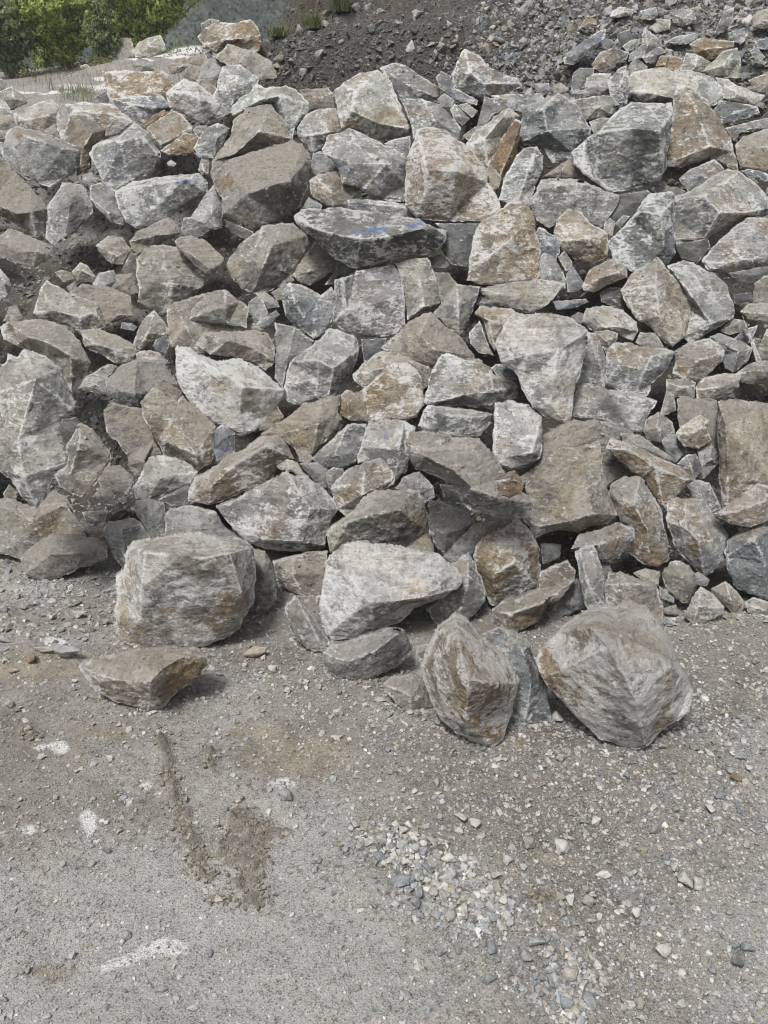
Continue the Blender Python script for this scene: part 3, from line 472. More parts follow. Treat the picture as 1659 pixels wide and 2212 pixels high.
F w730 +.1 | -110,950 0,940 80,960 195,1040 197,1150 185,1300 120,1360 0,1387 -90,1360 -122,1290 | -118,1290 -20,1300,10 130,1275,16 195,1200 ; 130,1275,16 195,1050,4 | upright rectangular pale block right of centre
E g631 | 655,1300 690,1200 730,1070 850,1065 960,1070 1035,1110 1010,1175 968,1200 1000,1290 980,1385 890,1485 810,1400 740,1330 660,1345 | 960,1070 930,1250,14 900,1470 ; 680,1240 930,1250,14 | grey boulder with a small blue paint dab
E n541 | 365,1310 480,1200 590,1095 715,1090 715,1130 665,1280 640,1345 560,1382 400,1372 | 375,1305 510,1290,14 650,1325 ; 510,1290,14 600,1100 | blue grey wedge left of the dab marked boulder
E b331 | 270,1255 330,1260 372,1310 340,1347 280,1332 | |
E w520 | 130,1360 200,1315 270,1340 305,1400 345,1435 280,1440 240,1400 150,1382 | | small curved pale flake above the broad grey boulder
E b430 | 280,1345 400,1340 465,1385 455,1505 400,1482 350,1425 | |
E g430 | 450,1405 500,1368 565,1380 585,1450 500,1520 465,1495 | |
E g645 | 485,1500 580,1390 700,1340 815,1300 870,1340 897,1400 892,1480 820,1525 710,1565 690,1640 600,1700 530,1640 | 487,1500 600,1480,14 690,1550,18 890,1450 ; 690,1550,18 700,1345,8 | broken grey rock with ochre stains above the curved topped boulder
E g441 | 900,1505 960,1430 1060,1400 1150,1500 1158,1565 1100,1605 1040,1640 1000,1560 | 1060,1400 1040,1500,14 1100,1600 |
H b552 | 455,150 480,100 600,20 690,-90 770,-140 900,-135 1040,-140 1085,-60 1110,0 1120,130 1155,200 1158,290 900,280 480,265 | 470,115 600,60,16 760,15,22 930,-15,22 1112,-5 ; 930,-15,22 1000,-130,4 | boulder with a dusty curved top over a flat grey front
H g741 | -260,-30 -140,-70 0,-160 100,-210 200,-265 260,-220 330,-230 440,-150 538,-20 480,80 455,150 450,225 330,262 60,242 -60,200 -150,110 | 200,-265 280,-130,12 350,-20,14 458,100 ; -150,90 60,180,16 300,190,16 450,170 | broad pale grey boulder with a chipped right shoulder
G g341 | 1070,20 1100,-20 1240,-40 1400,0 1460,100 1560,170 1500,200 1070,190 | |
G g340 | 870,-20 880,-70 950,-90 1060,-60 1080,30 1080,190 980,190 930,90 | 950,-90 980,30,12 |
G g451 | 668,110 700,60 760,60 870,40 920,80 980,180 860,250 810,380 760,325 700,230 | 670,120 790,110,12 870,45 ; 790,110,12 810,370 | grey rock leaning on the big block's left corner
G w734 | 740,640 762,540 755,410 800,390 810,290 845,215 950,185 1100,160 1240,145 1440,175 1560,180 1640,230 1655,330 1662,440 1640,600 1560,740 1500,790 1340,870 1200,888 930,888 790,835 760,790 | 845,220 940,262,20 1180,278,23 1300,300,23 1490,268,21 1640,232 ; 940,262,20 925,480,18 915,690,13 800,832 ; 1490,268,21 1570,520,16 1500,790 | largest front block with an ochre stained flat top at the lower left
G o654 | 510,1000 600,950 850,900 1050,890 1250,890 1340,930 1348,990 1270,1090 1120,1190 1050,1275 960,1302 820,1250 620,1170 560,1080 | 510,1005 680,1070,12 850,1105,20 975,1098,30 1060,1010,20 1180,940,12 1342,935 ; 975,1098,30 965,1300 | detached wedge slab lying in front of the largest block
G b281 | 130,300 250,200 330,150 500,150 640,180 700,240 685,310 500,370 400,420 280,452 160,410 | 132,305 330,275,14 520,265,14 698,232 | dusty ledge rock at the lower left foot of the pile
G b461 | -60,-60 50,-90 200,-30 430,-60 500,40 560,150 500,200 250,240 130,308 0,270 -60,260 | 50,-90 200,60,8 300,200 | broad dusty boulder at the lower left border
H w721 | 410,610 430,450 450,350 480,280 560,215 680,200 860,225 1040,260 1200,290 1300,370 1337,450 1310,500 1200,560 1040,620 1000,660 920,720 760,790 640,820 490,837 460,800 420,700 | 560,215 590,390,8 700,540,18 740,590,20 900,580,18 1100,550,14 1325,480 ; 740,590,20 620,660,14 450,720 ; 590,390,8 450,560 ; 740,590,20 760,690,14 740,795 | large pale boulder with a striped sloping top at the front centre
H g541 | 185,620 255,543 340,640 400,720 430,780 485,860 430,907 330,890 280,840 220,760 | 255,543 340,700,14 440,890 ; 190,640 300,820,10 | grey shard leaning against the striped front boulder
H g441 | 430,910 480,870 640,830 860,755 960,770 1010,880 1017,930 900,1010 740,1090 650,1103 560,1090 480,1040 435,980 | 430,915 600,972,18 760,905,18 910,795,14 965,775 ; 600,972,18 640,1100 | flat topped slab lying under the striped front boulder
H b220 | 1030,945 1050,870 1112,855 1112,930 | |
H o453 | 820,1120 880,1070 1020,1050 1090,1090 1110,1180 1140,1260 1120,1292 1000,1302 920,1250 860,1190 | 822,1122 920,1150,10 1000,1192,18 1125,1200 ; 1000,1192,18 1000,1300 | small brown rock left of the upright front boulder
H o843 | 1070,1000 1110,880 1180,740 1290,660 1350,690 1440,790 1530,870 1659,1000 1705,1110 1660,1300 1600,1480 1520,1522 1380,1480 1280,1420 1200,1350 1130,1230 1090,1100 | 1290,660 1320,860,24 1385,1090,36 1550,1110,28 1705,1112 ; 1385,1090,36 1360,1330,24 1390,1480 | upright angular front boulder with a dark lower face
H n641 | 1450,800 1560,745 1640,770 1720,800 1780,860 1810,1000 1890,1120 1915,1360 1800,1382 1640,1360 1600,1200 1500,900 | 1600,755 1730,900,10 1790,1080,12 1740,1370 ; 1730,900,10 1800,960 | grey rock wedged between the two big front right boulders
H g351 | 1210,295 1290,200 1400,90 1500,60 1600,45 1540,150 1430,260 1300,340 | |
H g541 | 1100,630 1220,540 1240,330 1290,330 1380,262 1420,330 1492,520 1480,580 1380,700 1170,730 | 1380,262 1370,480,12 1300,720 | upright grey slab with a blue spot at its tip
H g738 | 1405,290 1440,200 1500,150 1700,45 1780,120 1840,240 1838,500 1700,560 1620,600 1550,612 1510,590 1480,480 1420,360 | 1415,350 1540,410,20 1670,330,22 1700,45 ; 1540,410,20 1560,608 ; 1670,330,22 1838,490 | cube like boulder with a rusty lower face
H g442 | 1115,90 1120,-80 1200,-60 1370,0 1412,70 1330,160 1220,275 1150,200 | 1120,80 1240,140,12 1410,70 |
E g571 +.35 | 960,1200 1000,1140 1150,1145 1280,1180 1450,1190 1540,1290 1620,1420 1720,1540 1795,1600 1780,1680 1700,1702 1560,1692 1400,1650 1330,1590 1290,1490 1150,1420 1040,1385 980,1300 | 965,1240 1100,1300,14 1280,1390,18 1400,1500,20 1560,1570,18 1792,1610 ; | long flowing dark slab curving down right of centre
E b651 +.55 | 1120,1200 1190,1130 1255,1150 1255,1250 1230,1312 1180,1300 1150,1260 | 1190,1130 1195,1220,14 1230,1310 | small cream stone perched on the long flowing slab
F r632 +.6 | -108,1460 -50,1410 20,1392 78,1480 62,1540 -20,1568 -70,1550 -100,1500 | -106,1455 -20,1450,16 70,1475 ; -20,1450,16 -20,1565 | small rust fronted stone on the lower end of the flowing slab
E g210 +.4 | 1330,1220 1390,1230 1402,1272 1340,1252 | |
E d220 | 1190,1480 1280,1490 1340,1600 1230,1590 | |
E g330 | 1110,1620 1180,1580 1310,1640 1200,1720 | |
F b452 +.1 | 80,1500 160,1400 240,1300 330,1240 450,1235 570,1200 590,1300 590,1400 625,1530 685,1680 640,1720 530,1750 420,1795 280,1780 150,1828 110,1750 70,1690 120,1620 | 75,1692 180,1755,8 360,1725,16 520,1670,16 683,1680 ; 240,1300 300,1450,8 480,1500,8 595,1440 | large brown dusty boulder at the right of centre
F b280 | -20,1470 60,1420 130,1370 190,1260 200,1160 380,1070 560,1065 650,1180 740,1400 620,1500 200,1500 | | smooth dusty grey boulder behind the large brown one
F g741 | 385,1035 400,930 430,830 490,825 620,870 780,880 942,940 900,1000 840,1142 780,1140 600,1070 480,1055 | 430,835 640,895,8 940,945 | flat faced grey slab lying level at the right
F w841 +.1 | -110,580 -50,440 10,365 140,375 270,375 400,410 490,480 475,640 430,800 400,900 387,1040 355,1098 260,1060 130,985 60,850 10,740 -70,690 | -70,690 100,640,10 300,610,10 480,540 ; 130,980 250,960,10 400,900 ; 250,960,10 350,1090 ; 400,410 450,520,6 430,790 | tall pale boulder narrowing downwards right of centre
F w541 | 450,430 480,340 590,320 720,350 810,430 818,490 780,550 700,515 530,490 | 455,425 540,400,14 590,465,14 690,460,18 815,440 ; 690,460,18 700,515 | rounded pale rock above the dark hollow stone
F b430 | 530,490 620,480 687,500 680,545 640,600 612,635 580,580 | 535,495 610,550,14 680,520 |
F g541 | 420,825 450,700 490,490 540,500 590,600 612,720 600,855 500,835 | 540,500 565,670,14 600,850 | narrow upright grey slab beside the tall pale boulder
F n642 | 605,830 610,640 650,570 740,560 860,590 1000,600 1052,620 1010,720 900,830 880,905 800,900 700,870 | 1052,620 900,650,10 860,740,16 810,895 ; 650,570 700,700,10 860,740,16 | dark grey stone with a scooped hollow at the right
F o651 | 700,220 770,120 870,50 940,5 1000,80 1080,160 1168,290 1150,450 1130,520 1040,592 950,530 870,440 820,420 750,330 | 940,5 930,190,10 960,400,10 1040,592 ; 930,190,10 705,225 | six sided tan boulder at the right
F g742 | 1005,60 1110,25 1200,60 1320,120 1400,200 1440,330 1435,400 1300,480 1210,550 1140,562 1110,520 1150,290 1090,180 | 1010,65 1170,270,12 1290,440,14 1300,480 ; 1110,25 1240,220,4 1435,390 | broad scuffed grey boulder behind the six sided tan one
F b641 | 1040,760 1060,680 1045,620 1130,570 1280,530 1392,600 1360,680 1260,780 1200,822 1110,802 | 1045,625 1200,680,12 1385,620 | brown speckled boulder below the six sided tan one
F n541 | 1280,520 1340,500 1480,550 1562,600 1530,680 1430,757 1380,730 1350,640 | 1300,510 1400,580,14 1470,620,14 1440,755 ; 1470,620,14 1560,605 | blue grey boulder at the right of the brown speckled one
F g541 | 1450,760 1560,690 1640,675 1720,690 1720,780 1560,832 1490,822 | 1455,765 1600,740,14 1720,730 |
F b541 | 1190,850 1240,790 1390,760 1482,770 1470,850 1380,920 1260,952 1195,920 | 1195,870 1330,850,16 1480,790 |
F b431 | 1000,800 1120,795 1190,820 1182,920 1040,912 1000,870 | 1002,820 1100,850,12 1188,840 |
F b430 | 960,1025 1000,870 1052,900 1062,1000 980,1038 | |
F b271 | 1070,925 1110,910 1330,940 1345,1200 1310,1260 1130,1270 1090,1150 | | smooth dusty slab recessed at the right
F o635 +.1 | 1060,1150 1100,1100 1210,1030 1282,1060 1270,1140 1293,1190 1210,1252 1110,1232 | 1080,1150 1180,1140,16 1280,1070 ; 1180,1140,16 1200,1248 | small rust stained block in front of the recessed slab
F o541 | 1335,940 1400,930 1500,935 1645,960 1720,970 1720,1500 1640,1520 1500,1580 1400,1640 1362,1625 1340,1400 1330,1100 | 1345,938 1385,1100,10 1400,1400,10 1390,1630 | tall straight edged tan slab at the right border
F o542 +.2 | 1310,1670 1420,1600 1600,1475 1720,1500 1720,1690 1640,1722 1550,1762 1420,1742 | 1320,1668 1450,1660,14 1600,1600,16 1720,1560 | brown edged slab in front of the tall tan slab
F o647 +.1 | 605,1250 640,1180 780,1220 950,1310 1090,1370 1177,1450 1060,1560 1000,1645 960,1600 900,1520 850,1440 780,1400 700,1330 | 610,1240 760,1260,10 930,1370,14 1130,1450,10 1175,1450 ; 700,1330 850,1430,6 ; 930,1370,14 980,1620 | long ochre stained boulder pointing up left at the right
F b241 | 700,1145 830,1160 930,1240 1055,1310 1062,1345 920,1300 720,1210 | |
F g341 | 565,1070 700,1090 790,1150 720,1200 640,1180 | |
F b451 | 845,1135 870,1060 950,1010 1040,1080 1058,1150 960,1210 880,1195 | 950,1010 940,1110,12 |
F g430 | 970,1200 1010,1150 1080,1160 1122,1280 1070,1335 1010,1295 | 1010,1150 1050,1240,12 |
F n431 +.05 | 1070,1345 1130,1290 1190,1283 1238,1380 1180,1452 1110,1402 | 1130,1290 1160,1360,12 1180,1450 | small square blue grey stone at the right
F g541 | 1200,1260 1290,1213 1337,1280 1332,1350 1240,1447 1200,1432 1225,1370 | 1290,1213 1290,1320,12 |
F g541 | 1130,1500 1180,1450 1280,1470 1340,1600 1355,1640 1280,1665 1200,1620 | 1140,1495 1250,1560,12 1350,1620 |
I g546 | 1000,60 1000,-50 1060,-90 1240,-80 1290,0 1405,150 1400,200 1372,320 1285,400 1245,422 1150,330 1060,230 | 1120,-85 1125,100,14 1210,190,20 1405,175 ; 1210,190,20 1260,415 | boulder with a sloping ochre top above the small lower right stones
F g555 | 625,1540 650,1470 740,1430 830,1425 880,1500 970,1660 1000,1800 1022,1960 950,2017 890,2012 800,1960 720,1920 760,1800 700,1720 660,1640 | 830,1425 790,1620,14 880,1780,14 900,2005 ; 790,1620,14 660,1640 | tall grey boulder with an ochre streak leaning in the dark gap
F b350 | 580,1300 640,1290 780,1400 760,1440 620,1495 600,1420 | |
I n441 +.1 | 380,240 430,150 560,120 680,70 790,108 795,170 700,290 620,322 560,312 530,260 | 385,240 560,212,16 790,125 ; 560,212,16 620,318 | dark angular stone under the large brown boulder
I g551 +.15 | 408,262 440,240 530,213 560,300 590,400 597,600 500,642 470,600 440,450 | 440,240 490,470,16 560,615 | slim upright grey stone like a post at the lower right
I o544 | -130,640 -60,585 0,590 170,500 180,390 300,340 360,313 412,380 402,450 250,560 190,690 100,750 10,792 -80,760 | -125,635 0,660,14 200,590,18 405,445 | long brown streaked slab sloping up to the right at the foot
I g431 | 230,665 300,590 420,430 460,530 480,600 400,650 260,702 | 420,430 380,600,10 |
I g330 | 560,320 620,313 652,390 610,430 605,560 585,420 | |
I b552 | 600,620 600,470 625,388 700,393 850,455 932,475 957,560 980,640 980,770 800,790 640,680 | 602,470 760,462,12 932,482 | tan block peeping over the huge white crusted front boulder
I w956 | 155,960 180,900 300,780 400,690 550,615 650,620 740,585 860,620 960,760 1030,850 1060,960 1160,1120 1172,1180 1150,1300 1060,1360 950,1440 850,1532 740,1532 640,1490 560,1470 480,1390 410,1320 300,1200 200,1080 | 550,615 510,750,18 620,880,26 720,1050,30 800,1230,28 860,1500,8 ; 510,750,18 720,800,16 960,760 ; 960,760 1030,1000,18 1060,1355 ; 390,1290 600,1256,16 800,1230,28 | huge white crusted boulder at the front right
I n451 | 1375,250 1400,180 1550,80 1640,65 1720,90 1720,560 1640,567 1530,530 1440,480 1400,390 | 1640,65 1565,175,16 1640,330,14 1720,380 ; 1565,175,16 1385,290 | smooth grey boulder cut by the right border near the foot
I b431 | 970,400 1020,330 1060,313 1150,350 1185,400 1197,480 1140,597 1100,592 1000,490 | 1060,313 1110,430,14 1140,590 | round tan stone at the lower right foot
I w641 | 1115,670 1160,570 1220,488 1290,530 1377,620 1350,670 1250,717 1170,727 | 1220,488 1210,610,14 1180,720 ; 1210,610,14 1370,620 | triangular white veined stone at the lower right foot
I b441 | 1290,500 1380,450 1460,520 1502,590 1490,662 1440,672 1370,600 | 1380,450 1420,570,12 |
I w530 | 1505,590 1560,555 1645,580 1720,610 1720,680 1600,682 1530,650 | 1510,600 1620,630,12 |
I g420 | 1160,400 1210,390 1282,440 1262,482 1190,472 | |
I b340 | 785,395 860,368 960,390 950,480 870,460 | |
I g430 | 955,480 1052,560 1048,592 960,555 | |
I b430 | 980,625 1060,600 1085,640 1062,672 990,657 | |
I n420 | 980,712 1020,695 1072,730 1000,742 | |
I b430 | 1365,675 1440,650 1492,690 1470,712 1400,707 | |
I d220 | 185,200 320,210 310,300 200,340 | |
N o734 +.05 | -295,910 -280,780 -250,620 -190,520 -110,480 -20,400 80,398 130,460 150,540 170,640 188,720 180,880 140,912 -50,935 -190,940 | -285,830 -150,760,12 0,640,14 170,620 ; -250,620 -100,580,10 0,640,14 ; 0,640,14 20,790,8 180,800 | rounded ochre and cream boulder below the square crusted block
N b452 | -230,960 -50,930 190,900 345,930 270,1030 200,1085 120,1122 0,1100 -120,1060 | -220,970 0,1010,10 260,990 | wide tan boulder in shade under the ochre and cream one
N g541 | 175,760 210,730 280,760 352,900 345,965 260,985 180,930 | 210,730 250,860,12 |
N n430 | 350,870 390,810 430,870 472,930 430,985 360,985 | |
N g430 | 298,760 340,718 390,790 382,830 350,852 | |
N o542 +.1 | 450,950 500,840 600,790 650,770 742,810 747,890 620,940 530,987 480,982 | 452,945 560,900,16 680,860,14 745,815 | tan slab with a pointed left end beside the six sided boulder
N n330 | 262,1045 480,1030 497,1050 400,1090 290,1102 | |
N d331 | 568,990 640,955 715,960 745,1110 640,1075 580,1050 | |
N g645 | 1228,790 1290,700 1430,570 1520,505 1645,505 1720,520 1720,800 1640,802 1400,862 1280,850 | 1430,565 1450,720,14 1500,780,16 1720,750 ; 1230,790 1400,795,12 1500,780,16 | grey and ochre boulder with a flat base at the right border
N d230 | 1400,862 1640,820 1720,830 1680,910 1580,935 1500,935 | |
N b440 | 1560,1055 1570,930 1640,880 1720,870 1720,1075 | 1600,910 1620,1060,10 |
N b441 | 1478,1115 1530,1060 1645,1058 1720,1100 1720,1180 1550,1170 | 1480,1115 1600,1120,12 1720,1130 |
N d320 | 1435,1000 1550,985 1565,1045 1440,1060 | |
N n430 | 1430,1295 1500,1230 1592,1200 1560,1290 1530,1325 | |
N b440 | 1345,1235 1430,1155 1500,1170 1540,1200 1490,1245 1400,1262 | |
N b430 | 1550,1325 1570,1280 1612,1290 1590,1365 | |
N b540 | 1570,1425 1600,1340 1650,1225 1720,1225 1720,1430 | 1600,1340 1660,1360,12 |
N d320 | 1050,680 1270,635 1285,700 1200,800 1100,770 | |
N g430 | 1490,1130 1640,1480 1600,1500 1540,1300 | |
E g431 | 1378,500 1450,420 1500,560 1540,645 1440,625 1390,570 | |
E o632 | 1418,370 1450,322 1560,335 1655,340 1700,380 1620,450 1570,560 1548,612 1510,560 1480,430 | 1420,370 1510,420,12 1620,440 ; 1510,420,12 1548,605 | tan wedge behind the tall pale boulder's left corner
E n530 | 1428,310 1460,252 1550,248 1588,338 1450,325 | 1430,300 1510,290,14 |
E n420 | 1520,725 1560,700 1659,710 1690,800 1580,790 | |
E d110 | 680,540 850,530 810,620 700,690 | |
E g330 | 815,590 870,530 915,520 920,610 830,625 | |
E d220 | 1220,580 1290,560 1340,640 | |
D b470 | 250,1620 340,1520 430,1560 478,1640 470,1720 300,1720 | |
D b330 | 20,1540 60,1480 120,1530 100,1590 40,1590 | |
D d330 | 1020,1580 1200,1490 1245,1500 1220,1610 1140,1625 | |
G g330 | 530,0 700,-10 685,60 600,95 550,60 | 540,10 620,50,12 |
G b340 | 570,120 680,60 705,90 665,190 600,170 | |
E b340 | 20,1010 130,960 180,1040 100,1130 20,1130 | |
F g340 | 800,560 830,495 930,500 985,590 960,620 860,590 | |
F g330 | 375,395 430,362 470,380 450,440 420,430 | |
D g430 | 1610,450 1650,430 1700,460 1690,490 1620,480 | |
D b350 | 1290,470 1310,440 1400,425 1490,455 1470,485 1370,490 | | loose flat stones on top of the dark cracked boulder
D b470 | 60,330 110,320 150,400 90,440 20,420 | |
H b451 | -60,240 60,255 100,320 140,470 138,560 80,640 0,682 -100,620 | 60,255 55,400,12 0,675 | tan rock squeezed in behind the right side of the largest block
H o452 | 105,320 250,283 465,255 450,400 430,545 310,556 200,500 150,465 | 250,283 235,400,10 310,550 | brownish squarish block between the largest block and the striped one
D b340 | 430,200 490,160 500,220 450,240 | |
"""
# ---------------------------------------------------------------- object helpers
def mesh_np(name, V, F, mat, smooth=False):
    me = bpy.data.meshes.new(name); V = np.asarray(V, np.float32); F = np.asarray(F, np.int32)
    me.vertices.add(len(V)); me.vertices.foreach_set('co', V.ravel())
    k = F.shape[1]; me.loops.add(F.size); me.loops.foreach_set('vertex_index', F.ravel())
    me.polygons.add(len(F)); me.polygons.foreach_set('loop_start', np.arange(0, F.size, k, dtype=np.int32))
    me.polygons.foreach_set('loop_total', np.full(len(F), k, np.int32))
    me.polygons.foreach_set('use_smooth', np.full(len(F), smooth, bool))
    me.materials.append(mat); me.update(calc_edges=True); return me
def fattr(me, name, vals, dom='POINT'):
    a = me.attributes.new(name, 'FLOAT', dom); a.data.foreach_set('value', np.asarray(vals, np.float32))
def cattr(me, name, rgb, dom='POINT'):
    a = me.attributes.new(name, 'FLOAT_COLOR', dom); c = np.ones((len(rgb), 4), np.float32); c[:, :3] = rgb
    a.data.foreach_set('color', c.ravel())
def link(name, me, loc=(0, 0, 0), parent=None):
    o = bpy.data.objects.new(name, me); COL.objects.link(o); o.location = loc
    if parent: o.parent = parent
    return o
def tag(o, label=None, cat=None, group=None, kind=None):
    if label: o['label'] = label
    if cat: o['category'] = cat
    if group: o['group'] = group
    if kind: o['kind'] = kind
    return o
TINT = dict(g=(.36, .362, .35), b=(.385, .365, .318), o=(.40, .355, .285), r=(.25, .18, .12), n=(.265, .28, .288),
            w=(.50, .49, .455), d=(.17, .175, .175), p=(.39, .41, .35), u=(.245, .235, .245))  # d: dark rock; a few boulders put the shade of recesses into colour

# ---------------------------------------------------------------- land: one sheet out to the horizon
# marks on the ground: where, how wide, what (traced centre u,v and radii)
LIME = [(129,1617,24,19),(90,1617,22,7),(189,1768,21,24),(196,1790,14,18),(205,1814,10,8),(59,1788,20,11),(4,1800,10,8),(316,1689,13,9),(277,1726,9,12),
        (340,1708,8,7),(362,2040,46,24),(318,2050,30,17),(284,2066,26,13),(254,2079,30,12),(228,2088,18,11),(205,2044,19,7),(117,1389,30,14),(150,1410,20,8),(1020,1640,12,4),(610,1690,36,12),(180,186,60,7),(230,168,34,5),(372,126,50,8),(402,114,40,6),(60,198,34,4),(120,204,44,4),(170,196,54,5),(300,140,40,4),(250,180,40,4),(330,122,26,4)]
TANS = [(650,1630,150,62),(560,1580,80,30),(60,1440,140,45),(1180,1990,34,26),(100,2095,90,20),(1110,1600,70,22),(1190,1850,70,20),(230,1590,60,20),(900,1800,40,24)]
CLOD = [(352,1610,16,26),(362,1660,15,30),(375,1710,15,30),(392,1760,20,32),(408,1810,22,32),(430,1855,22,32),(448,1890,20,20),(470,1945,26,12),(520,1770,34,40),
        (500,1840,40,40),(540,1850,44,50),(560,1800,30,30),(530,1910,44,20),(545,1950,36,16),(452,1640,14,26),(610,1800,30,10),(60,1590,24,9),(945,1838,26,15),(1178,1940,30,16),(1390,1840,12,8)]
def blobs(u, v, L, soft=.6):
    r = np.zeros(len(u))
    for (a, b, c, d) in L:
        q = np.sqrt(((u-a)/c)**2+((v-b)/d)**2); r = np.maximum(r, 1-smooth01((q-soft)/(1.25-soft)))
    return r
def build_land():
    xs = np.unique(np.concatenate([-np.geomspace(11, 120, 25), np.arange(-11, -3.2, .06), np.arange(-3.2, 3.2, .0135), np.geomspace(3.2, 120, 40)]))
    ys = np.unique(np.concatenate([np.linspace(-6, .9, 12), np.arange(.9, 3.6, .0135), np.arange(3.6, 8.2, .03), np.linspace(8.2, 18.6, 170), np.geomspace(19, 200, 30)]))
    X, Y = np.meshgrid(xs, ys); x = X.ravel(); y = Y.ravel()
    z = land_z(x, y)
    P = np.stack([x, y, z], 1)
    u, v = project(P); vis = (y > .5) & (y < 18.4)
    u = np.where(vis, u, -9999)
    cl = blobs(u, v, CLOD)*(y < 5); li = blobs(u, v, LIME, .45); ta = blobs(u, v, TANS, .1)
    q = np.stack([x, y, z*0], 1); near = smooth01((12-y)/5); hill = smooth01((SL*(y-foot(x)))/.4)
    z = z+land_rough(x, y)+near*cl*(np.abs(fbm(q*26, 9, 3, .6))*.026+.005)
    P[:, 2] = z
    nx, ny = len(xs), len(ys)
    i = np.arange(nx*ny).reshape(ny, nx)
    F = np.stack([i[:-1, :-1], i[:-1, 1:], i[1:, 1:], i[1:, :-1]], -1).reshape(-1, 4)
    me = mesh_np('ground', P, F, M_LAND, True)
    cattr(me, 'ground', np.stack([li, ta, cl], 1))
    crust = np.clip(.42+.22*smooth01((v-1650)/500)*(u > -9000)+.55*fbm(q*1.5, 31, 4), 0, 1)*(1-hill)
    crust = crust*(1-.5*np.exp(-((u-1300)/350)**2)*(u > -9000))
    crust = crust*(1-.85*ta); zp_ = SL*(y-foot(x))
    # dark dug bank and upper rubble, plus shade painted into boulder gaps; terrace pale
    bank_gapshade = smooth01((SL*(y-foot(x))-.2)/.5)
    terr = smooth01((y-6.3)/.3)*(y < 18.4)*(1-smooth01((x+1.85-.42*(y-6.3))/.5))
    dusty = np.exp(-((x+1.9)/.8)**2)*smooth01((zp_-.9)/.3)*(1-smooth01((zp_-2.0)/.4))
    dark = np.clip(bank_gapshade*.9*(1-terr)*(1-.75*dusty), 0, 1)
    gb = np.exp(-(((u-930-(v-1880)*.95)/95)**2+((v-1900)/120)**2)*1.2)*(u > -9000)+.3*np.exp(-(((u-1380)/330)**2+((v-1700)/200)**2))*(u > -9000)*(y < 5)  # darker grit, with the shade between gravel stones put into the colour
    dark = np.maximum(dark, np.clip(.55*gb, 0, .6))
    crust = np.maximum(crust, terr*.5)
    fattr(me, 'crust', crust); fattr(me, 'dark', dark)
    return tag(link('ground', me), kind='structure', label='packed grey brown quarry floor rising into the slope')
LAND = build_land()

# ---------------------------------------------------------------- boulders
SHEET = dict(A=(0, 0), B=(553, 0), C=(1106, 0), D=(0, 553), E=(553, 553), F=(1106, 553), G=(0, 1106), H=(553, 1106), I=(1106, 1106),
             L=(0, 302.4), M=(553, 302.4), N=(1106, 302.4))
# blue marking paint: boulder (sheet + first outline point), strokes (x0,y0,x1,y1,half width,strength)
PAINT = {'A745,1240': [(1150,1183,1285,1168,12,.8), (1000,1200,1150,1190,7,.55), (1285,1170,1330,1175,9,.5)],
         'B425,970': [(515,1052,612,1128,9,.85), (630,1148,692,1196,10,.8)],
         'B245,1400': [(640,1505,840,1488,20,.7), (750,1480,800,1500,20,.8), (980,1472,1070,1440,16,.85), (620,1330,700,1340,1,0)],
         'E655,1300': [(833,1150,838,1180,10,.8)], 'C330,380': [(575,235,560,270,7,.9)], 'L-30,640': [],
         'H1100,630': [(1375,275,1395,285,16,.9)], 'E690,860': [], 'F1005,60': [(1120,155,1126,165,9,.6)]}
def parse(line):
    a = [s.strip() for s in line.split('|')]
    hd = a[0].split(); ox, oy = SHEET[hd[0]]
    pts = [tuple(map(float, q.split(','))) for q in a[1].split()]
    key = hd[0]+a[1].split()[0]
    O = np.array([(ox+x/3, oy+y/3) for x, y in pts])
    R = []
    for ch in a[2].split(';'):
        c = []
        for q in ch.split():
            t = list(map(float, q.split(','))); c.append((ox+t[0]/3, oy+t[1]/3, t[2] if len(t) > 2 else None))
        if len(c) > 1: R.append(c)
    lab = a[3] if len(a) > 3 else ''
    tint = hd[1][0]; dg = [int(c) for c in hd[1][1:]]+[0]*3
    near = 0; Yabs = None
    for h in hd[2:]:
        if h[0] == '+': near = float(h[1:])
        if h[0] == '-': near = float(h)
        if h[0] == 'Y': Yabs = float(h[1:])
    pk = [((ox+x0/3, oy+y0/3, ox+x1/3, oy+y1/3, w_/3, s_)) for x0, y0, x1, y1, w_, s_ in PAINT.get(key, [])]
    return dict(O=O, R=R, lab=lab, tint=tint, scuff=dg[0]/9, dust=dg[1]/9, ochre=dg[2]/9, near=near, Yabs=Yabs, paint=pk)
def area(O):
    x, y = O[:, 0], O[:, 1]; return .5*np.sum(x*np.roll(y, -1)-np.roll(x, -1)*y)
def seg_d(P, A, B):
    d = B-A; L = (d*d).sum()+1e-9; t = np.clip(((P-A)@d)/L, 0, 1); return np.linalg.norm(P-(A+t[:, None]*d), axis=1)
def inside(P, O):
    c = np.zeros(len(P), bool); n = len(O)
    for i in range(n):
        x0, y0 = O[i]; x1, y1 = O[(i+1) % n]
        if y0 == y1: continue
        m = ((y0 > P[:, 1]) != (y1 > P[:, 1])) & (P[:, 0] < (x1-x0)*(P[:, 1]-y0)/(y1-y0)+x0); c ^= m
    return c
CRUMB_SITES = []
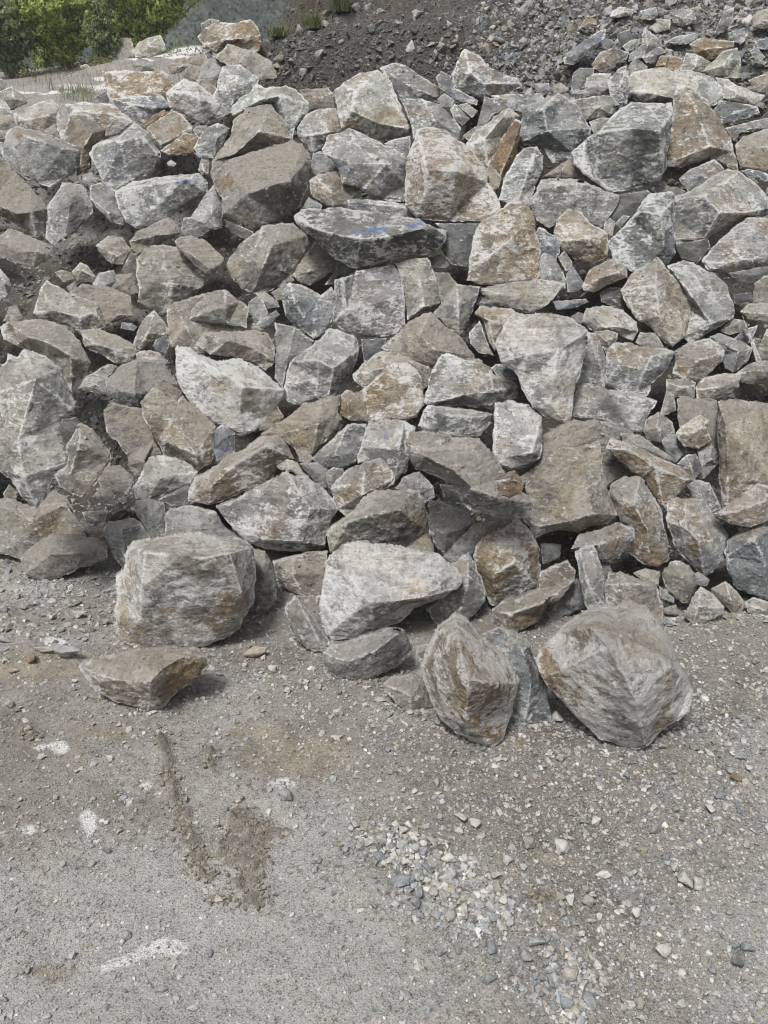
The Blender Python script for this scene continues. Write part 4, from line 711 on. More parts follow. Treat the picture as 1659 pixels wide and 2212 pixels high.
def build_rock(rec, idx):
    O = rec['O'].copy(); rng = np.random.default_rng(1000+idx)
    if area(O*[1, -1]) < 0: O = O[::-1].copy()                  # counter-clockwise seen from the front
    A = abs(area(O)); SD = math.sqrt(A)
    vb = O[:, 1].max(); near_b = O[O[:, 1] > vb-.12*(vb-O[:, 1].min())-1]; ub = near_b[:, 0].mean()
    if rec['Yabs']: Yb = rec['Yabs']
    else: Yb = hit(ub, min(vb, 2200))[0][1]-rec['near']
    if not rec['Yabs'] and Yb > 3.6 and rec['near'] == 0: Yb -= .0
    mpp = float(depth(at_Y(ub, vb, Yb)))/FPX; S = SD*mpp; K = .45
    base = lambda v: Yb+K*(vb-v)*mpp
    # coarse faces between outline and ridges
    n = len(O); pts = [tuple(p) for p in O]; dep = [0.0]*n; edges = [(i, (i+1) % n) for i in range(n)]
    snap = max(5.0, .05*SD); rseg = []
    for ch in rec['R']:
        last = None
        for (x, y, b) in ch:
            k = None
            if b is None:
                dd = np.hypot(O[:, 0]-x, O[:, 1]-y); j = int(dd.argmin())
                if dd[j] < snap: k = j
                else: k = len(pts); pts.append((x, y)); dep.append(0.0)
            else:
                for j in range(n, len(pts)):
                    if math.hypot(pts[j][0]-x, pts[j][1]-y) < 2: k = j
                if k is None: k = len(pts); pts.append((x, y)); dep.append(b/100.*S*1.05+K*max(0, vb-y)*mpp*(b/20.)*.8)
            if last is not None and last != k:
                edges.append((last, k)); rseg.append((np.array(pts[last]), np.array(pts[k])))
            last = k
    vv, ee, ff, ov, oe, of_ = delaunay_2d_cdt([Vector((x, -y)) for x, y in pts], edges, [], 0, 1e-4)
    cv = np.array([(p.x, -p.y) for p in vv]); cd = np.array([dep[o[0]] if o else 0.0 for o in ov])
    for i, o in enumerate(ov):                                  # points made where edges cross
        if not o:
            dd = [math.hypot(pts[j][0]-cv[i][0], pts[j][1]-cv[i][1]) for j in range(len(pts))]; cd[i] = dep[int(np.argmin(dd))]*.6
    if len(pts) == n:                                           # no ridges traced: a gently domed, broken face
        c = O.mean(0); j = len(cv); cv = np.vstack([cv, [c+rng.normal(0, .08*SD, 2)]]); cd = np.append(cd, .13*S)
        ff = [(a, (a+1) % n, j) for a in range(n)]; cv = np.vstack([O, cv[j]]); cd = np.append(np.zeros(n), .13*S); ff = [(a, (a+1) % n, n) for a in range(n)]
    # fine points
    s = min(max(SD/24, 2.0), 3.4)
    ring = []
    for i in range(n):
        p, q = O[i], O[(i+1) % n]; L = np.linalg.norm(q-p); m = max(1, int(round(L/s)))
        t = np.arange(m)/m; seg = p+(q-p)*t[:, None]
        nrm = np.array([q[1]-p[1], p[0]-q[0]])/max(L, 1e-6)
        amp = np.sin(np.pi*np.clip(t, 0, 1))**.5*min(.022*SD, .09*L+.5, 2.6)
        ph = rng.uniform(0, 50); tt = np.stack([t*L/(SD*.16)+ph, np.zeros(m), np.zeros(m)], 1)
        tt2 = tt*3.1+7
        seg = seg+nrm*(amp*(vnoise(tt, idx)+.45*vnoise(tt2, idx+5)))[:, None]; ring.append(seg)
    ring = np.vstack(ring)
    lo, hi = O.min(0), O.max(0)
    gx = np.arange(lo[0], hi[0], s); gy = np.arange(lo[1], hi[1], s*.87)
    G = np.array([(x+(s/2 if j % 2 else 0), y) for j, y in enumerate(gy) for x in gx]) if len(gx) and len(gy) else np.zeros((0, 2))
    G = G+rng.uniform(-.28, .28, G.shape)*s
    G = G[inside(G, ring)]
    dmin = np.full(len(G), 1e9)
    for i in range(0, len(ring)): dmin = np.minimum(dmin, np.hypot(G[:, 0]-ring[i, 0], G[:, 1]-ring[i, 1]))
    G = G[dmin > .62*s]
    RP = []
    for a, b in rseg:
        L = np.linalg.norm(b-a); m = max(1, int(L/s)); t = (np.arange(1, m))/m
        if m > 1: RP.append(a+(b-a)*t[:, None]+rng.uniform(-.25, .25, (m-1, 2))*s)
    nr = 0
    if RP:
        RP = np.vstack(RP); RP = RP[inside(RP, ring)]
        for p in RP: G = G[np.hypot(G[:, 0]-p[0], G[:, 1]-p[1]) > .6*s]
        G = np.vstack([G, RP])
    P2 = np.vstack([ring, G]); nring = len(ring)
    vv, ee, f2, ov, oe, of_ = delaunay_2d_cdt([Vector((x, -y)) for x, y in P2], [(i, (i+1) % nring) for i in range(nring)], [], 1, 1e-5)
    P2 = np.array([(p.x, -p.y) for p in vv]); inv = {}
    for i, o in enumerate(ov):
        for k in o: inv[k] = i
    loop = [inv[i] for i in range(nring)]
    F = np.array([f for f in f2 if len(f) == 3], int)
    if len(F) == 0: print('EMPTY', idx, rec['lab']); return None
    cen = P2[F].mean(1); F = F[inside(cen, P2[loop])]
    isring = np.zeros(len(P2), bool); isring[loop] = True
    # depth from the coarse faces
    D = np.zeros(len(P2)); best = np.full(len(P2), -1e9)
    for t in ff:
        a, b, c = cv[t[0]], cv[t[1]], cv[t[2]]
        det = (b[1]-c[1])*(a[0]-c[0])+(c[0]-b[0])*(a[1]-c[1])
        if abs(det) < 1e-6: continue
        w0 = ((b[1]-c[1])*(P2[:, 0]-c[0])+(c[0]-b[0])*(P2[:, 1]-c[1]))/det
        w1 = ((c[1]-a[1])*(P2[:, 0]-c[0])+(a[0]-c[0])*(P2[:, 1]-c[1]))/det; w2 = 1-w0-w1
        mn = np.minimum(np.minimum(w0, w1), w2); up = mn > best; up &= mn > -.35
        w0, w1, w2 = [np.clip(q, 0, 1) for q in (w0, w1, w2)]; sm = w0+w1+w2
        D = np.where(up, (w0*cd[t[0]]+w1*cd[t[1]]+w2*cd[t[2]])/sm, D); best = np.where(up, mn, best)
    dring = np.full(len(P2), 1e9)
    for i in range(n): dring = np.minimum(dring, seg_d(P2, O[i], O[(i+1) % n]))
    rw = min(.05*SD, 6.5); roll = .7*rw*mpp*np.clip(1-dring/rw, 0, 1)**2
    Yd = base(P2[:, 1])-D+roll
    V = at_Y(P2[:, 0], P2[:, 1], Yd)
    # neighbours, light smoothing so that ridges are broken, not knife sharp
    E = np.vstack([F[:, [0, 1]], F[:, [1, 2]], F[:, [2, 0]]]); E = np.unique(np.sort(E, 1), axis=0)
    deg = np.bincount(E.ravel(), minlength=len(V))[:, None].clip(1)
    def avg(Q):
        r = np.zeros_like(Q)
        for k in range(3):
            r[:, k] = np.bincount(E[:, 0], Q[E[:, 1], k], len(Q))+np.bincount(E[:, 1], Q[E[:, 0], k], len(Q))
        return r/deg
    for _ in range(0): V = np.where(isring[:, None], V, V*.5+avg(V)*.5)
    def normals(V):
        fn = np.cross(V[F[:, 1]]-V[F[:, 0]], V[F[:, 2]]-V[F[:, 0]]); N = np.zeros_like(V)
        for k in range(3):
            for c in range(3): N[:, c] += np.bincount(F[:, k], fn[:, c], len(V))
        return N/(np.linalg.norm(N, axis=1, keepdims=True)+1e-12)
    N = normals(V)
    face = vnoise(N*2.1+idx*3.7, 5); face = avg(np.stack([face]*3, 1))[:, 0]
    c0 = V.mean(0); rot = np.array(Matrix.Rotation(rng.uniform(0, 3), 3, Vector(rng.normal(0, 1, 3)).normalized()))
    q = (V-c0)@rot.T+rng.uniform(0, 90, 3)
    f1 = facets(q/(.42*S), idx); f2_ = facets(q/(.17*S)+5, idx+9)
    strat = q*np.array([1, 1, rng.choice([1.0, 1.5, 2.2])])
    Sd = min(S, .34); d = (f1-.25)*.020*S+(f2_-.25)*.014*Sd+(facets(strat/(.075*S)+9, idx+3)-.25)*.007*Sd
    d = d+fbm(strat/(.10*S), idx, 4, .55)*.0065*Sd+fbm(q*28, idx, 3, .6)*.0022
    dn = np.where(isring, .35, 1.0)
    V = V+N*(d*dn)[:, None]
    # wear
    cur = ((V-avg(V))*N).sum(1)/(s*mpp); cur = np.where(isring, .25, cur)
    dr = np.full(len(P2), 1e9)
    for a, b in rseg: dr = np.minimum(dr, seg_d(P2, a, b))
    edge = np.clip(cur*2.6, 0, 1)*.9+np.exp(-(dring/min(.012*SD+1.2, 2.4))**2)*.55+np.exp(-(dr/min(.014*SD+1.2, 2.6))**2)*.55
    pm = np.zeros(len(P2))
    for (x0, y0, x1, y1, hw, st) in rec['paint']:
        if st > 0: pm = np.maximum(pm, st*np.exp(-(seg_d(P2, np.array([x0, y0]), np.array([x1, y1]))/(hw*1.15))**4))
    # sides and back
    N = normals(V)
    bd = rays(O[:, 0].mean(), O[:, 1].mean()); bd = bd/np.linalg.norm(bd); bd[2] *= .4
    Lp = V[loop]; cc = Lp.mean(0); VV = [V]; FF = [F]; prev = np.array(loop); m = len(loop); base_i = len(V)
    for sc, dp in ((1.0, .10), (.95, .26), (.74, .46)):
        R_ = cc+(Lp-cc)*sc+bd*dp*S+rng.normal(0, .008*S, (m, 3)); cur_i = np.arange(base_i, base_i+m); base_i += m
        nx = np.roll(np.arange(m), -1)
        FF.append(np.stack([prev, cur_i, cur_i[nx]], 1)); FF.append(np.stack([prev, cur_i[nx], prev[nx]], 1)); VV.append(R_); prev = cur_i
    VV.append((cc+bd*.55*S)[None]); ci = base_i; FF.append(np.stack([prev, np.full(m, ci), np.roll(prev, -1)], 1))
    VA = np.vstack(VV); FA = np.vstack(FF); extra = len(VA)-len(V)
    org = np.array([cc[0], cc[1]+.2*S, VA[:, 2].min()])
    me = mesh_np('boulder', VA-org, FA, M_ROCK, False)
    pad = lambda a, v=0.0: np.concatenate([a, np.full(extra, v)])
    cattr(me, 'wear', np.stack([pad(np.clip(edge, 0, 1.3), .2), pad(pm), np.full(len(VA), rec['ochre'])], 1))
    fattr(me, 'face', pad(face))
    fattr(me, 'dust', np.full(len(VA), rec['dust'])); fattr(me, 'scuff', np.full(len(VA), rec['scuff']))
    o = link('boulder', me, org)
    t = np.array(TINT[rec['tint']])*rng.uniform(.9, 1.1)*np.array([rng.uniform(.98, 1.03), 1, rng.uniform(.96, 1.03)])
    o.color = (*t, 1)
    if rec['dust'] > .3:
        k = np.where((N[:, 2] > .55) & ~isring)[0]
        if len(k): CRUMB_SITES.append((V[k], rec['dust']))
    rec.update(obj=o, A=A, c=O.mean(0), bb=(O.min(0), O.max(0)), Yb=Yb, S=S)
    return o
RECS = [parse(l) for l in ROCKS.strip().split('\n') if '|' in l]
RECS.sort(key=lambda r: -abs(area(r['O'])))
for i, r in enumerate(RECS): build_rock(r, i)
RECS = [r for r in RECS if 'obj' in r]
# ---- labels: hand written for the ones that stand out, the rest by look and by which of those they lie beside
MARKS = [r for r in RECS if r['lab']]
CNAME = dict(g='grey', b='dusty tan', o='ochre brown', r='rust brown', n='blue grey', w='cream', d='dark', p='greenish', u='purplish')
def where(r, m):
    dx, dy = r['c']-m['c']; 
    if abs(dx) > 1.8*abs(dy): return 'right of' if dx > 0 else 'left of'
    if abs(dy) > 1.8*abs(dx): return 'below' if dy > 0 else 'above'
    return ('below' if dy > 0 else 'above')+(' right of' if dx > 0 else ' left of')
seen = set()
def short(t): return t
for r in RECS:
    o = r['obj']
    if r['lab']: lab = r['lab']
    else:
        wd, ht = r['bb'][1]-r['bb'][0]
        sz = 'small' if r['A'] < 1100 else ('mid sized' if r['A'] < 4500 else 'large')
        sh = 'flat rock' if wd > 2.1*ht else ('upright rock' if ht > 1.35*wd else ('squarish rock' if wd/ht < 1.25 else 'rock'))
        ms = sorted(MARKS, key=lambda m: np.linalg.norm(m['c']-r['c']))
        cands = []
        for m in ms[:4]:
            cands.append(f"{sz} {CNAME[r['tint']]} {sh} {where(r, m)} the {m['lab']}")
            cands.append(f"{sz} {CNAME[r['tint']]} {sh} close {where(r, m)} the {m['lab']}")
        cands = [c for c in cands if len(c.split()) <= 16] or [' '.join(cands[0].split()[:16])]
        lab = next((c for c in cands if c not in seen), cands[0])
    seen.add(lab); tag(o, lab, 'boulder', 'boulders tipped on the rock pile')
print('boulders', len(RECS), 'labels', len(seen))
# ---------------------------------------------------------------- small stone shapes (convex broken chips)
import bmesh
def chip(seed, n=11, flat=1.0, bev=True):
    rng = np.random.default_rng(seed)
    p = rng.normal(0, 1, (n, 3)); p /= np.linalg.norm(p, axis=1, keepdims=True); p *= rng.uniform(.8, 1.1, (n, 1)); p = p*np.array([.5, .5*rng.uniform(.65, 1), .36*flat])
    bm = bmesh.new()
    for q in p: bm.verts.new(q)
    r = bmesh.ops.convex_hull(bm, input=bm.verts)
    bmesh.ops.delete(bm, geom=[g for g in r['geom_interior'] if isinstance(g, bmesh.types.BMVert)], context='VERTS')
    bmesh.ops.triangulate(bm, faces=bm.faces)
    bm.verts.index_update(); bm.verts.ensure_lookup_table()
    V = np.array([v.co[:] for v in bm.verts]); F = np.array([[v.index for v in f.verts] for f in bm.faces]); bm.free()
    V[:, 2] -= V[:, 2].min()*.6
    return V, F
def rough_chip(seed, n=12, flat=1.0, lev=3):
    """a chip with broken, uneven faces for the stones seen largest"""
    V, F = chip(seed, n, flat); bm = bmesh.new()
    vs = [bm.verts.new(v) for v in V]
    for f in F: bm.faces.new([vs[i] for i in f])
    bmesh.ops.subdivide_edges(bm, edges=bm.edges, cuts=lev, use_grid_fill=True)
    bmesh.ops.triangulate(bm, faces=bm.faces)
    bm.normal_update(); bm.verts.index_update()
    V = np.array([v.co[:] for v in bm.verts]); N = np.array([v.normal[:] for v in bm.verts]); F = np.array([[v.index for v in f.verts] for f in bm.faces]); bm.free()
    V = V+N*((facets(V*3.3+seed, seed)-.25)*.085+fbm(V*9, seed, 2)*.012)[:, None]
    return V, F
CHIPS = [chip(50+i, 9+i % 5, [1, .8, .6, 1.1][i % 4]) for i in range(14)]
PAL = np.array([(.30, .30, .29), (.40, .395, .375), (.24, .26, .275), (.34, .315, .27), (.18, .178, .17), (.50, .49, .465), (.29, .31, .325), (.29, .265, .22)])
def euler_m(a, b, c):
    ca, sa, cb, sb, cc, sc_ = np.cos(a), np.sin(a), np.cos(b), np.sin(b), np.cos(c), np.sin(c)
    R = np.empty((len(a), 3, 3))
    R[:, 0, 0] = cb*cc; R[:, 0, 1] = sa*sb*cc-ca*sc_; R[:, 0, 2] = ca*sb*cc+sa*sc_
    R[:, 1, 0] = cb*sc_; R[:, 1, 1] = sa*sb*sc_+ca*cc; R[:, 1, 2] = ca*sb*sc_-sa*cc
    R[:, 2, 0] = -sb; R[:, 2, 1] = sa*cb; R[:, 2, 2] = ca*cb; return R
def joined(name, P, size, tint, label, tilt=.35, cat=None, seed=0, sink=.02):
    rng = np.random.default_rng(seed); n = len(P); which = rng.integers(0, len(CHIPS), n)
    R = euler_m(rng.normal(0, tilt, n), rng.normal(0, tilt, n), rng.uniform(0, 6.28, n))
    VV, FF, TT = [], [], []; b = 0
    for k, (V, F) in enumerate(CHIPS):
        idx = np.where(which == k)[0]
        if not len(idx): continue
        W = np.einsum('nij,vj->nvi', R[idx], V)*size[idx][:, None, None]+P[idx][:, None, :]
        W[..., 2] -= (size[idx]*sink)[:, None]
        m = len(V); VV.append(W.reshape(-1, 3)); FF.append((F[None]+(b+np.arange(len(idx))*m)[:, None, None]).reshape(-1, 3))
        TT.append(np.repeat(tint[idx], m, 0)); b += m*len(idx)
    me = mesh_np(name, np.vstack(VV), np.vstack(FF), M_GRAVEL); cattr(me, 'tint', np.vstack(TT))
    return tag(link(name, me), label, kind='stuff')
def tints(n, rng, dark=1.0, w_=None):
    return PAL[rng.choice(len(PAL), n, p=w_)]*rng.uniform(.8, 1.2, (n, 1))*dark

# ---------------------------------------------------------------- loose stones on the track, the largest one by one
# u v width height tint, as traced
GS = """617 1716 34 26 g; 627 1758 8 6 w; 765 1784 22 20 w; 757 1790 16 12 w; 804 1782 14 12 w; 798 1790 16 16 g; 826 1782 16 18 w; 852 1787 22 18 w; 870 1795 22 14 w; 893 1802 30 16 w;
752 1815 18 14 g; 799 1823 28 26 b; 778 1836 20 16 g; 845 1827 24 26 n; 870 1830 24 14 n; 747 1838 16 12 g; 734 1846 14 12 g; 820 1852 30 18 n; 780 1857 18 14 g; 813 1866 22 16 b; 875 1857 26 22 w; 889 1864 18 18 b;
931 1821 26 16 g; 955 1818 26 14 w; 961 1838 18 20 b; 972 1854 34 26 w; 943 1872 26 16 b; 962 1869 16 16 w; 920 1877 28 20 n; 965 1894 46 26 w; 863 1902 38 30 n; 883 1900 26 22 n; 912 1894 18 14 g; 909 1880 16 22 n;
886 1923 20 18 g; 911 1930 30 26 n; 938 1925 28 24 b; 962 1930 28 20 b; 876 1938 16 12 g; 896 1952 30 28 n; 908 1974 26 24 n; 926 1966 16 16 g; 943 1970 20 22 g; 961 1943 18 14 n; 971 1972 30 34 g; 963 1990 14 20 g;
1009 1957 28 32 w; 1031 1957 26 24 g; 1005 1975 22 18 g; 1020 1995 30 20 n; 1060 1968 14 22 g; 1080 1969 26 12 n; 1069 1982 24 16 n; 1086 1994 26 22 w; 1100 1978 24 16 w; 1108 2003 12 26 g; 1113 2005 12 16 g;
1040 1924 22 34 w; 1012 1925 22 18 g; 1024 1938 18 14 g; 984 1935 22 20 g; 1044 1900 22 22 w; 1012 1883 20 20 w; 1023 1890 16 16 w; 1070 1888 28 24 b; 1077 1913 28 26 b; 1088 1948 26 22 w; 1060 1847 14 18 n; 1098 1860 24 16 w; 1130 1869 20 18 g; 1142 1820 32 24 b; 1037 1798 24 22 b;
1026 1778 30 24 w; 996 1770 30 20 w; 993 1796 20 14 w; 944 1689 22 20 b; 908 1720 18 10 w; 874 1713 16 10 w; 946 1717 18 8 w; 1008 1745 20 18 w; 951 1763 18 16 b; 686 1860 22 24 g; 681 1881 18 18 g; 807 1962 20 16 b; 853 1955 18 14 w;
878 2138 26 26 g; 868 2153 14 10 w; 990 2048 24 20 n; 1061 2048 26 20 n; 1070 2075 24 14 n; 1060 2115 34 20 n; 942 2150 18 14 n; 1137 2065 30 26 g;
1213 1824 36 24 w; 1308 1888 34 20 w; 1265 1918 20 22 g; 1230 1943 28 20 w; 1278 1935 24 22 w; 1207 1935 24 20 b; 1197 1906 18 16 g; 1269 1948 28 18 b; 1212 1960 22 14 g; 1213 1973 22 18 g; 1255 1964 16 14 b; 1280 1988 22 22 w; 1244 1995 20 10 g; 1255 2016 20 12 w;
1163 1994 20 18 g; 1148 2007 16 14 b; 1160 2042 38 24 g; 1180 2030 30 16 g; 1184 2060 18 20 w; 1211 2055 28 20 b; 1183 2078 30 14 n; 1183 2097 28 14 n; 1188 2120 30 28 n; 1157 2110 22 14 n; 1230 2100 44 28 b; 1262 2136 38 26 w; 1270 2160 36 24 n;
1225 2165 28 24 n; 1195 2170 22 22 n; 1348 2022 22 26 b; 1368 2038 22 22 b; 1345 2060 22 20 b; 1364 2106 18 26 w; 1430 2050 34 24 w; 1374 1970 26 18 w; 1458 1872 26 16 g; 1475 1897 40 30 w; 1500 1908 34 22 w; 1399 1946 16 18 n; 1380 2170 28 22 b; 1360 2170 22 16 w;
1467 2170 26 20 w; 1380 2192 26 18 w; 1540 2098 22 18 n; 1600 2075 44 34 d; 1580 2035 30 16 n; 1612 2045 30 26 n; 1648 2135 20 18 w; 1645 2170 24 20 w; 1593 2200 18 18 w; 1580 1970 18 14 g; 1555 1790 20 14 g; 1550 1714 24 18 n; 1460 1750 20 14 n;
1600 1745 22 16 n; 1400 1700 18 14 w; 1418 1707 16 14 g; 1355 1676 24 16 n; 1459 1674 16 16 n; 1498 1616 24 10 n; 1530 1625 24 12 w; 1597 1629 26 24 n; 1618 1657 20 18 w; 1595 1677 36 14 r; 1577 1662 22 14 g; 1518 1577 22 14 g; 1430 1610 22 16 g; 1247 1624 16 14 w; 1212 1636 22 14 b; 1203 1626 16 12 b; 1176 1652 16 12 n;
1205 1712 24 14 b; 1120 1749 20 10 b; 1140 1730 20 14 b; 1258 1760 18 18 g; 1288 1768 26 20 w; 1332 1748 22 12 g; 1262 1773 20 14 n; 1416 1790 26 20 n; 1439 1848 22 18 n; 1535 1744 24 20 w; 1560 1700 18 14 n; 1612 1815 20 16 b; 1567 1738 22 14 w; 1602 1550 30 16 g;
237 1637 16 14 w; 268 1604 10 6 w; 182 1773 3 3 w; 515 1725 14 12 w; 488 1737 14 12 n; 472 1940 22 16 w; 451 2052 18 12 n; 424 1770 12 8 w; 430 1832 12 8 b; 155 2056 18 16 w; 273 2018 22 14 g; 174 1940 16 8 w; 350 2130 24 14 g; 283 2138 18 10 g; 417 2172 26 12 w; 375 2078 14 10 w; 80 2145 14 8 w; 60 2095 16 10 g; 8 2150 22 12 g; 293 1743 10 10 w; 46 1725 12 8 w; 118 1720 14 10 w; 234 1833 14 10 d; 588 1446 22 18 w; 530 1432 16 12 w; 570 1419 14 10 w;
733 1542 26 18 w; 728 1590 22 18 w; 622 1492 16 14 w; 660 1478 14 10 g; 690 1486 18 14 g; 820 1515 26 14 b; 855 1530 14 14 g; 790 1522 12 10 w; 885 1545 14 12 w; 900 1545 18 14 b; 946 1565 22 12 g; 747 1505 10 10 w; 696 1585 14 10 w; 856 1632 12 12 w; 840 1545 16 12 g; 1075 1640 22 12 w; 1010 1585 14 10 w;
150 1308 18 12 g; 228 1348 26 14 g; 173 1332 34 20 w; 116 1338 18 12 w; 8 1316 20 20 g; 10 1382 34 14 g; 145 1352 18 18 b; 76 1350 20 20 b; 50 1310 18 12 g; 85 1283 16 12 g; 34 1288 16 12 w; 180 1284 16 10 w; 235 1280 26 10 g; 210 1266 16 8 w; 112 1295 16 16 w; 130 1364 22 12 g; 40 1285 16 12 b; 155 1312 18 10 g; 95 1327 20 12 b; 180 1363 18 10 g;
28 1450 28 16 o; 20 1517 22 18 g; 33 1530 24 10 r; 555 1408 54 28 o; 75 1424 30 20 r; 95 1411 48 14 b; 145 1420 92 22 g; 328 1544 22 10 w; 1203 1552 30 20 w; 1630 1430 20 14 b"""
GBASE = []
for k in range(8):
    V, F = rough_chip(300+k, 10+k % 4, [1, .9, .75, 1.05][k % 4]); GBASE.append(mesh_np('loose_stone', V, F, M_STONE, True))
GST = []
for q in GS.replace('\n', '').split(';'):
    a = q.split()
    if len(a) < 5 or float(a[2]) < 8: continue
    GST.append((float(a[0]), float(a[1]), float(a[2]), float(a[3]), a[4]))
GST.sort(key=lambda a: -a[2]*a[3]); GST = GST[:300]
pp = on_land([a[0] for a in GST], [min(a[1]+a[3]*.3, 2211) for a in GST])
LK = dict(g='grey', b='brown grey', w='pale', n='blue grey', d='dark', r='rust brown', o='ochre')
for k, (u, v, w_, h_, t) in enumerate(GST):
    rng = np.random.default_rng(900+k); p = pp[k]; wd = w_*float(depth(p))/FPX*1.3
    dep = math.asin(min(.95, (CAMH-p[2])/np.linalg.norm(p-np.array([0, 0, CAMH]))))
    me = GBASE[k % 8]; o = link('loose_stone', me, (p[0], p[1], p[2]+wd*.10))
    asp = min(1.25, max(.35, h_/w_))
    o.scale = (wd, wd*min(1, max(.5, asp*1.0)), wd*min(1.1, asp*1.15))
    yaw = rng.uniform(-.5, .5) if asp < .6 else rng.uniform(0, 6.28)
    if asp >= .6: o.scale = (wd, wd, wd*1.0)
    o.rotation_euler = (rng.normal(0, .2), rng.normal(0, .2), yaw)
    o.color = (*(np.array(TINT[t])*(1.12 if t == 'w' else 1.05)*rng.uniform(.88, 1.15)), 1)
    if v < 1460 and u < 320: g, l = 'loose stones below the left ledge', f'{LK[t]} loose stone on the dirt below the left ledge'
    elif v < 1700 and u < 1100: g, l = 'loose stones in front of the boulders', f'{LK[t]} loose stone on the ground in front of the boulders'
    elif 700 < u < 1130: g, l = 'broken stones in the gravel heap on the track', f'{LK[t]} broken stone in the gravel heap on the track'
    elif u >= 1130: g, l = 'loose stones on the right of the track', f'{LK[t]} loose stone among the gravel at the right of the track'
    else: g, l = 'loose stones on the left of the track', f'{LK[t]} loose stone on the packed dirt at the left of the track'
    sz = 'larger' if w_*h_ > 600 else ('small' if w_*h_ > 260 else 'tiny')
    l += ', near the bottom edge' if v > 2060 else (', in its upper part' if (v < 1760 and u > 1130) else '')
    if 700 < u < 1130 and 1700 < v < 2060: l = l.replace(' on the track', '')+(', at its upper left end' if v < 1850 else (', at its lower right end' if v > 1950 else ', in its middle'))
    tag(o, ' '.join((sz+' '+l).split()[:16]).rstrip(','), 'stone', g)

# gravel too small and too many to pick apart
def gravel(seed, n, lo, hi, dens, name, label, dark=1.0, power=2.6, box=(-120, 1180, 1780, 2330)):
    rng = np.random.default_rng(seed)
    u = rng.uniform(box[0], box[2], n*6); v = rng.uniform(box[1], box[3], n*6)
    k = rng.uniform(0, 1, n*6) < dens(u, v); u, v = u[k][:n], v[k][:n]
    p = hit(u, np.minimum(v, 2400), land_z); ok = p[:, 2] < .12; p = p[ok]; u, v = u[ok], v[ok]
    p[:, 2] = land_full(p[:, 0], p[:, 1])
    sz = lo*(1-rng.uniform(0, 1, len(p))*(1-(lo/hi)**power))**(-1/power)        # many small, few large
    sz = sz*depth(p)/FPX
    return joined(name, p, sz, tints(len(p), rng, dark), label, seed=seed)
def dens_track(u, v):
    d = .2+.0*u
    d = d+.75*np.exp(-(((u-1380)/330)**2+((v-1690)/190)**2))+.55*np.exp(-(((u-1380)/300)**2+((v-2060)/170)**2))
    d = d+.8*np.exp(-(((u-930-(v-1880)*.95)/120)**2+((v-1900)/130)**2)*1.2)
    d = d+.5*np.exp(-(((u-1000)/330)**2+((v-1530)/90)**2))+.55*np.exp(-(((u-130)/190)**2+((v-1300)/75)**2))
    d = d+.5*np.exp(-(((u-1450)/300)**2+((v-1480)/130)**2))+.25*np.exp(-(((u-520)/260)**2+((v-1450)/80)**2))
    return np.clip(d*1.25, 0, 1)
gravel(41, 20000, 6, 21, dens_track, 'gravel', 'loose gravel strewn over the track', 1.05)
gravel(42, 40000, 2.2, 6.5, lambda u, v: np.clip(.25+dens_track(u, v), 0, 1), 'grit', 'fine grit pressed into the track', .95, 2.0)
def dens_heap(u, v):
    a = np.exp(-(((u-830)/95)**2+((v-1825)/42)**2))+np.exp(-(((u-960)/100)**2+((v-1910)/62)**2))+np.exp(-(((u-1020)/95)**2+((v-1975)/45)**2))+np.exp(-(((u-1230)/70)**2+((v-2130)/90)**2))
    return np.clip(a*1.2-.25, 0, 1)
gravel(43, 1500, 13, 29, dens_heap, 'gravel_heap', 'broken gravel filling the spilled heap on the track', 1.12, 1.4, (680, 1740, 1330, 2290))
# clods of soil squeezed up beside the wheel track
rng = np.random.default_rng(77); uu, vv_ = [], []
for (a, b, c, d) in CLOD:
    m = int(c*d*.16)+10; uu.append(rng.normal(a, c*.52, m)); vv_.append(rng.normal(b, d*.52, m))
uu = np.concatenate(uu); vv_ = np.concatenate(vv_); p = on_land(uu, vv_); p[:, 2] += .008
joined('soil_clods', p, (3+14*rng.uniform(0, 1, len(p))**2.4)**1.0*depth(p)/FPX, np.array([(.21, .185, .14)])*rng.uniform(.7, 1.35, (len(p), 1)), 'crumbled brown soil clods along the wheel track', seed=5)

# chips and soil banked against the feet of the front boulders
rng = np.random.default_rng(123); uu, vv_ = [], []
for r in RECS:
    if r['Yb'] > 3.75 or r['Yabs']: continue
    O = r['O']; h_ = r['bb'][1][1]-r['bb'][0][1]
    for i in range(len(O)):
        a, c = O[i], O[(i+1) % len(O)]
        if min(a[1], c[1]) < r['bb'][1][1]-.45*h_: continue
        m = int(np.linalg.norm(c-a)*1.1)+1; t = rng.uniform(0, 1, m)[:, None]; q = a+(c-a)*t
        uu.append(q[:, 0]+rng.normal(0, 8, m)); vv_.append(q[:, 1]+rng.normal(3, 6, m))
uu = np.concatenate(uu); vv_ = np.concatenate(vv_); p = on_land(uu, vv_); p = p[p[:, 2] < .15]
joined('foot_debris', p, (3+16*rng.uniform(0, 1, len(p))**3)*depth(p)/FPX, tints(len(p), rng, .85), 'chips and soil crumbs banked against the feet of the front boulders', tilt=.6, seed=15, sink=.15)
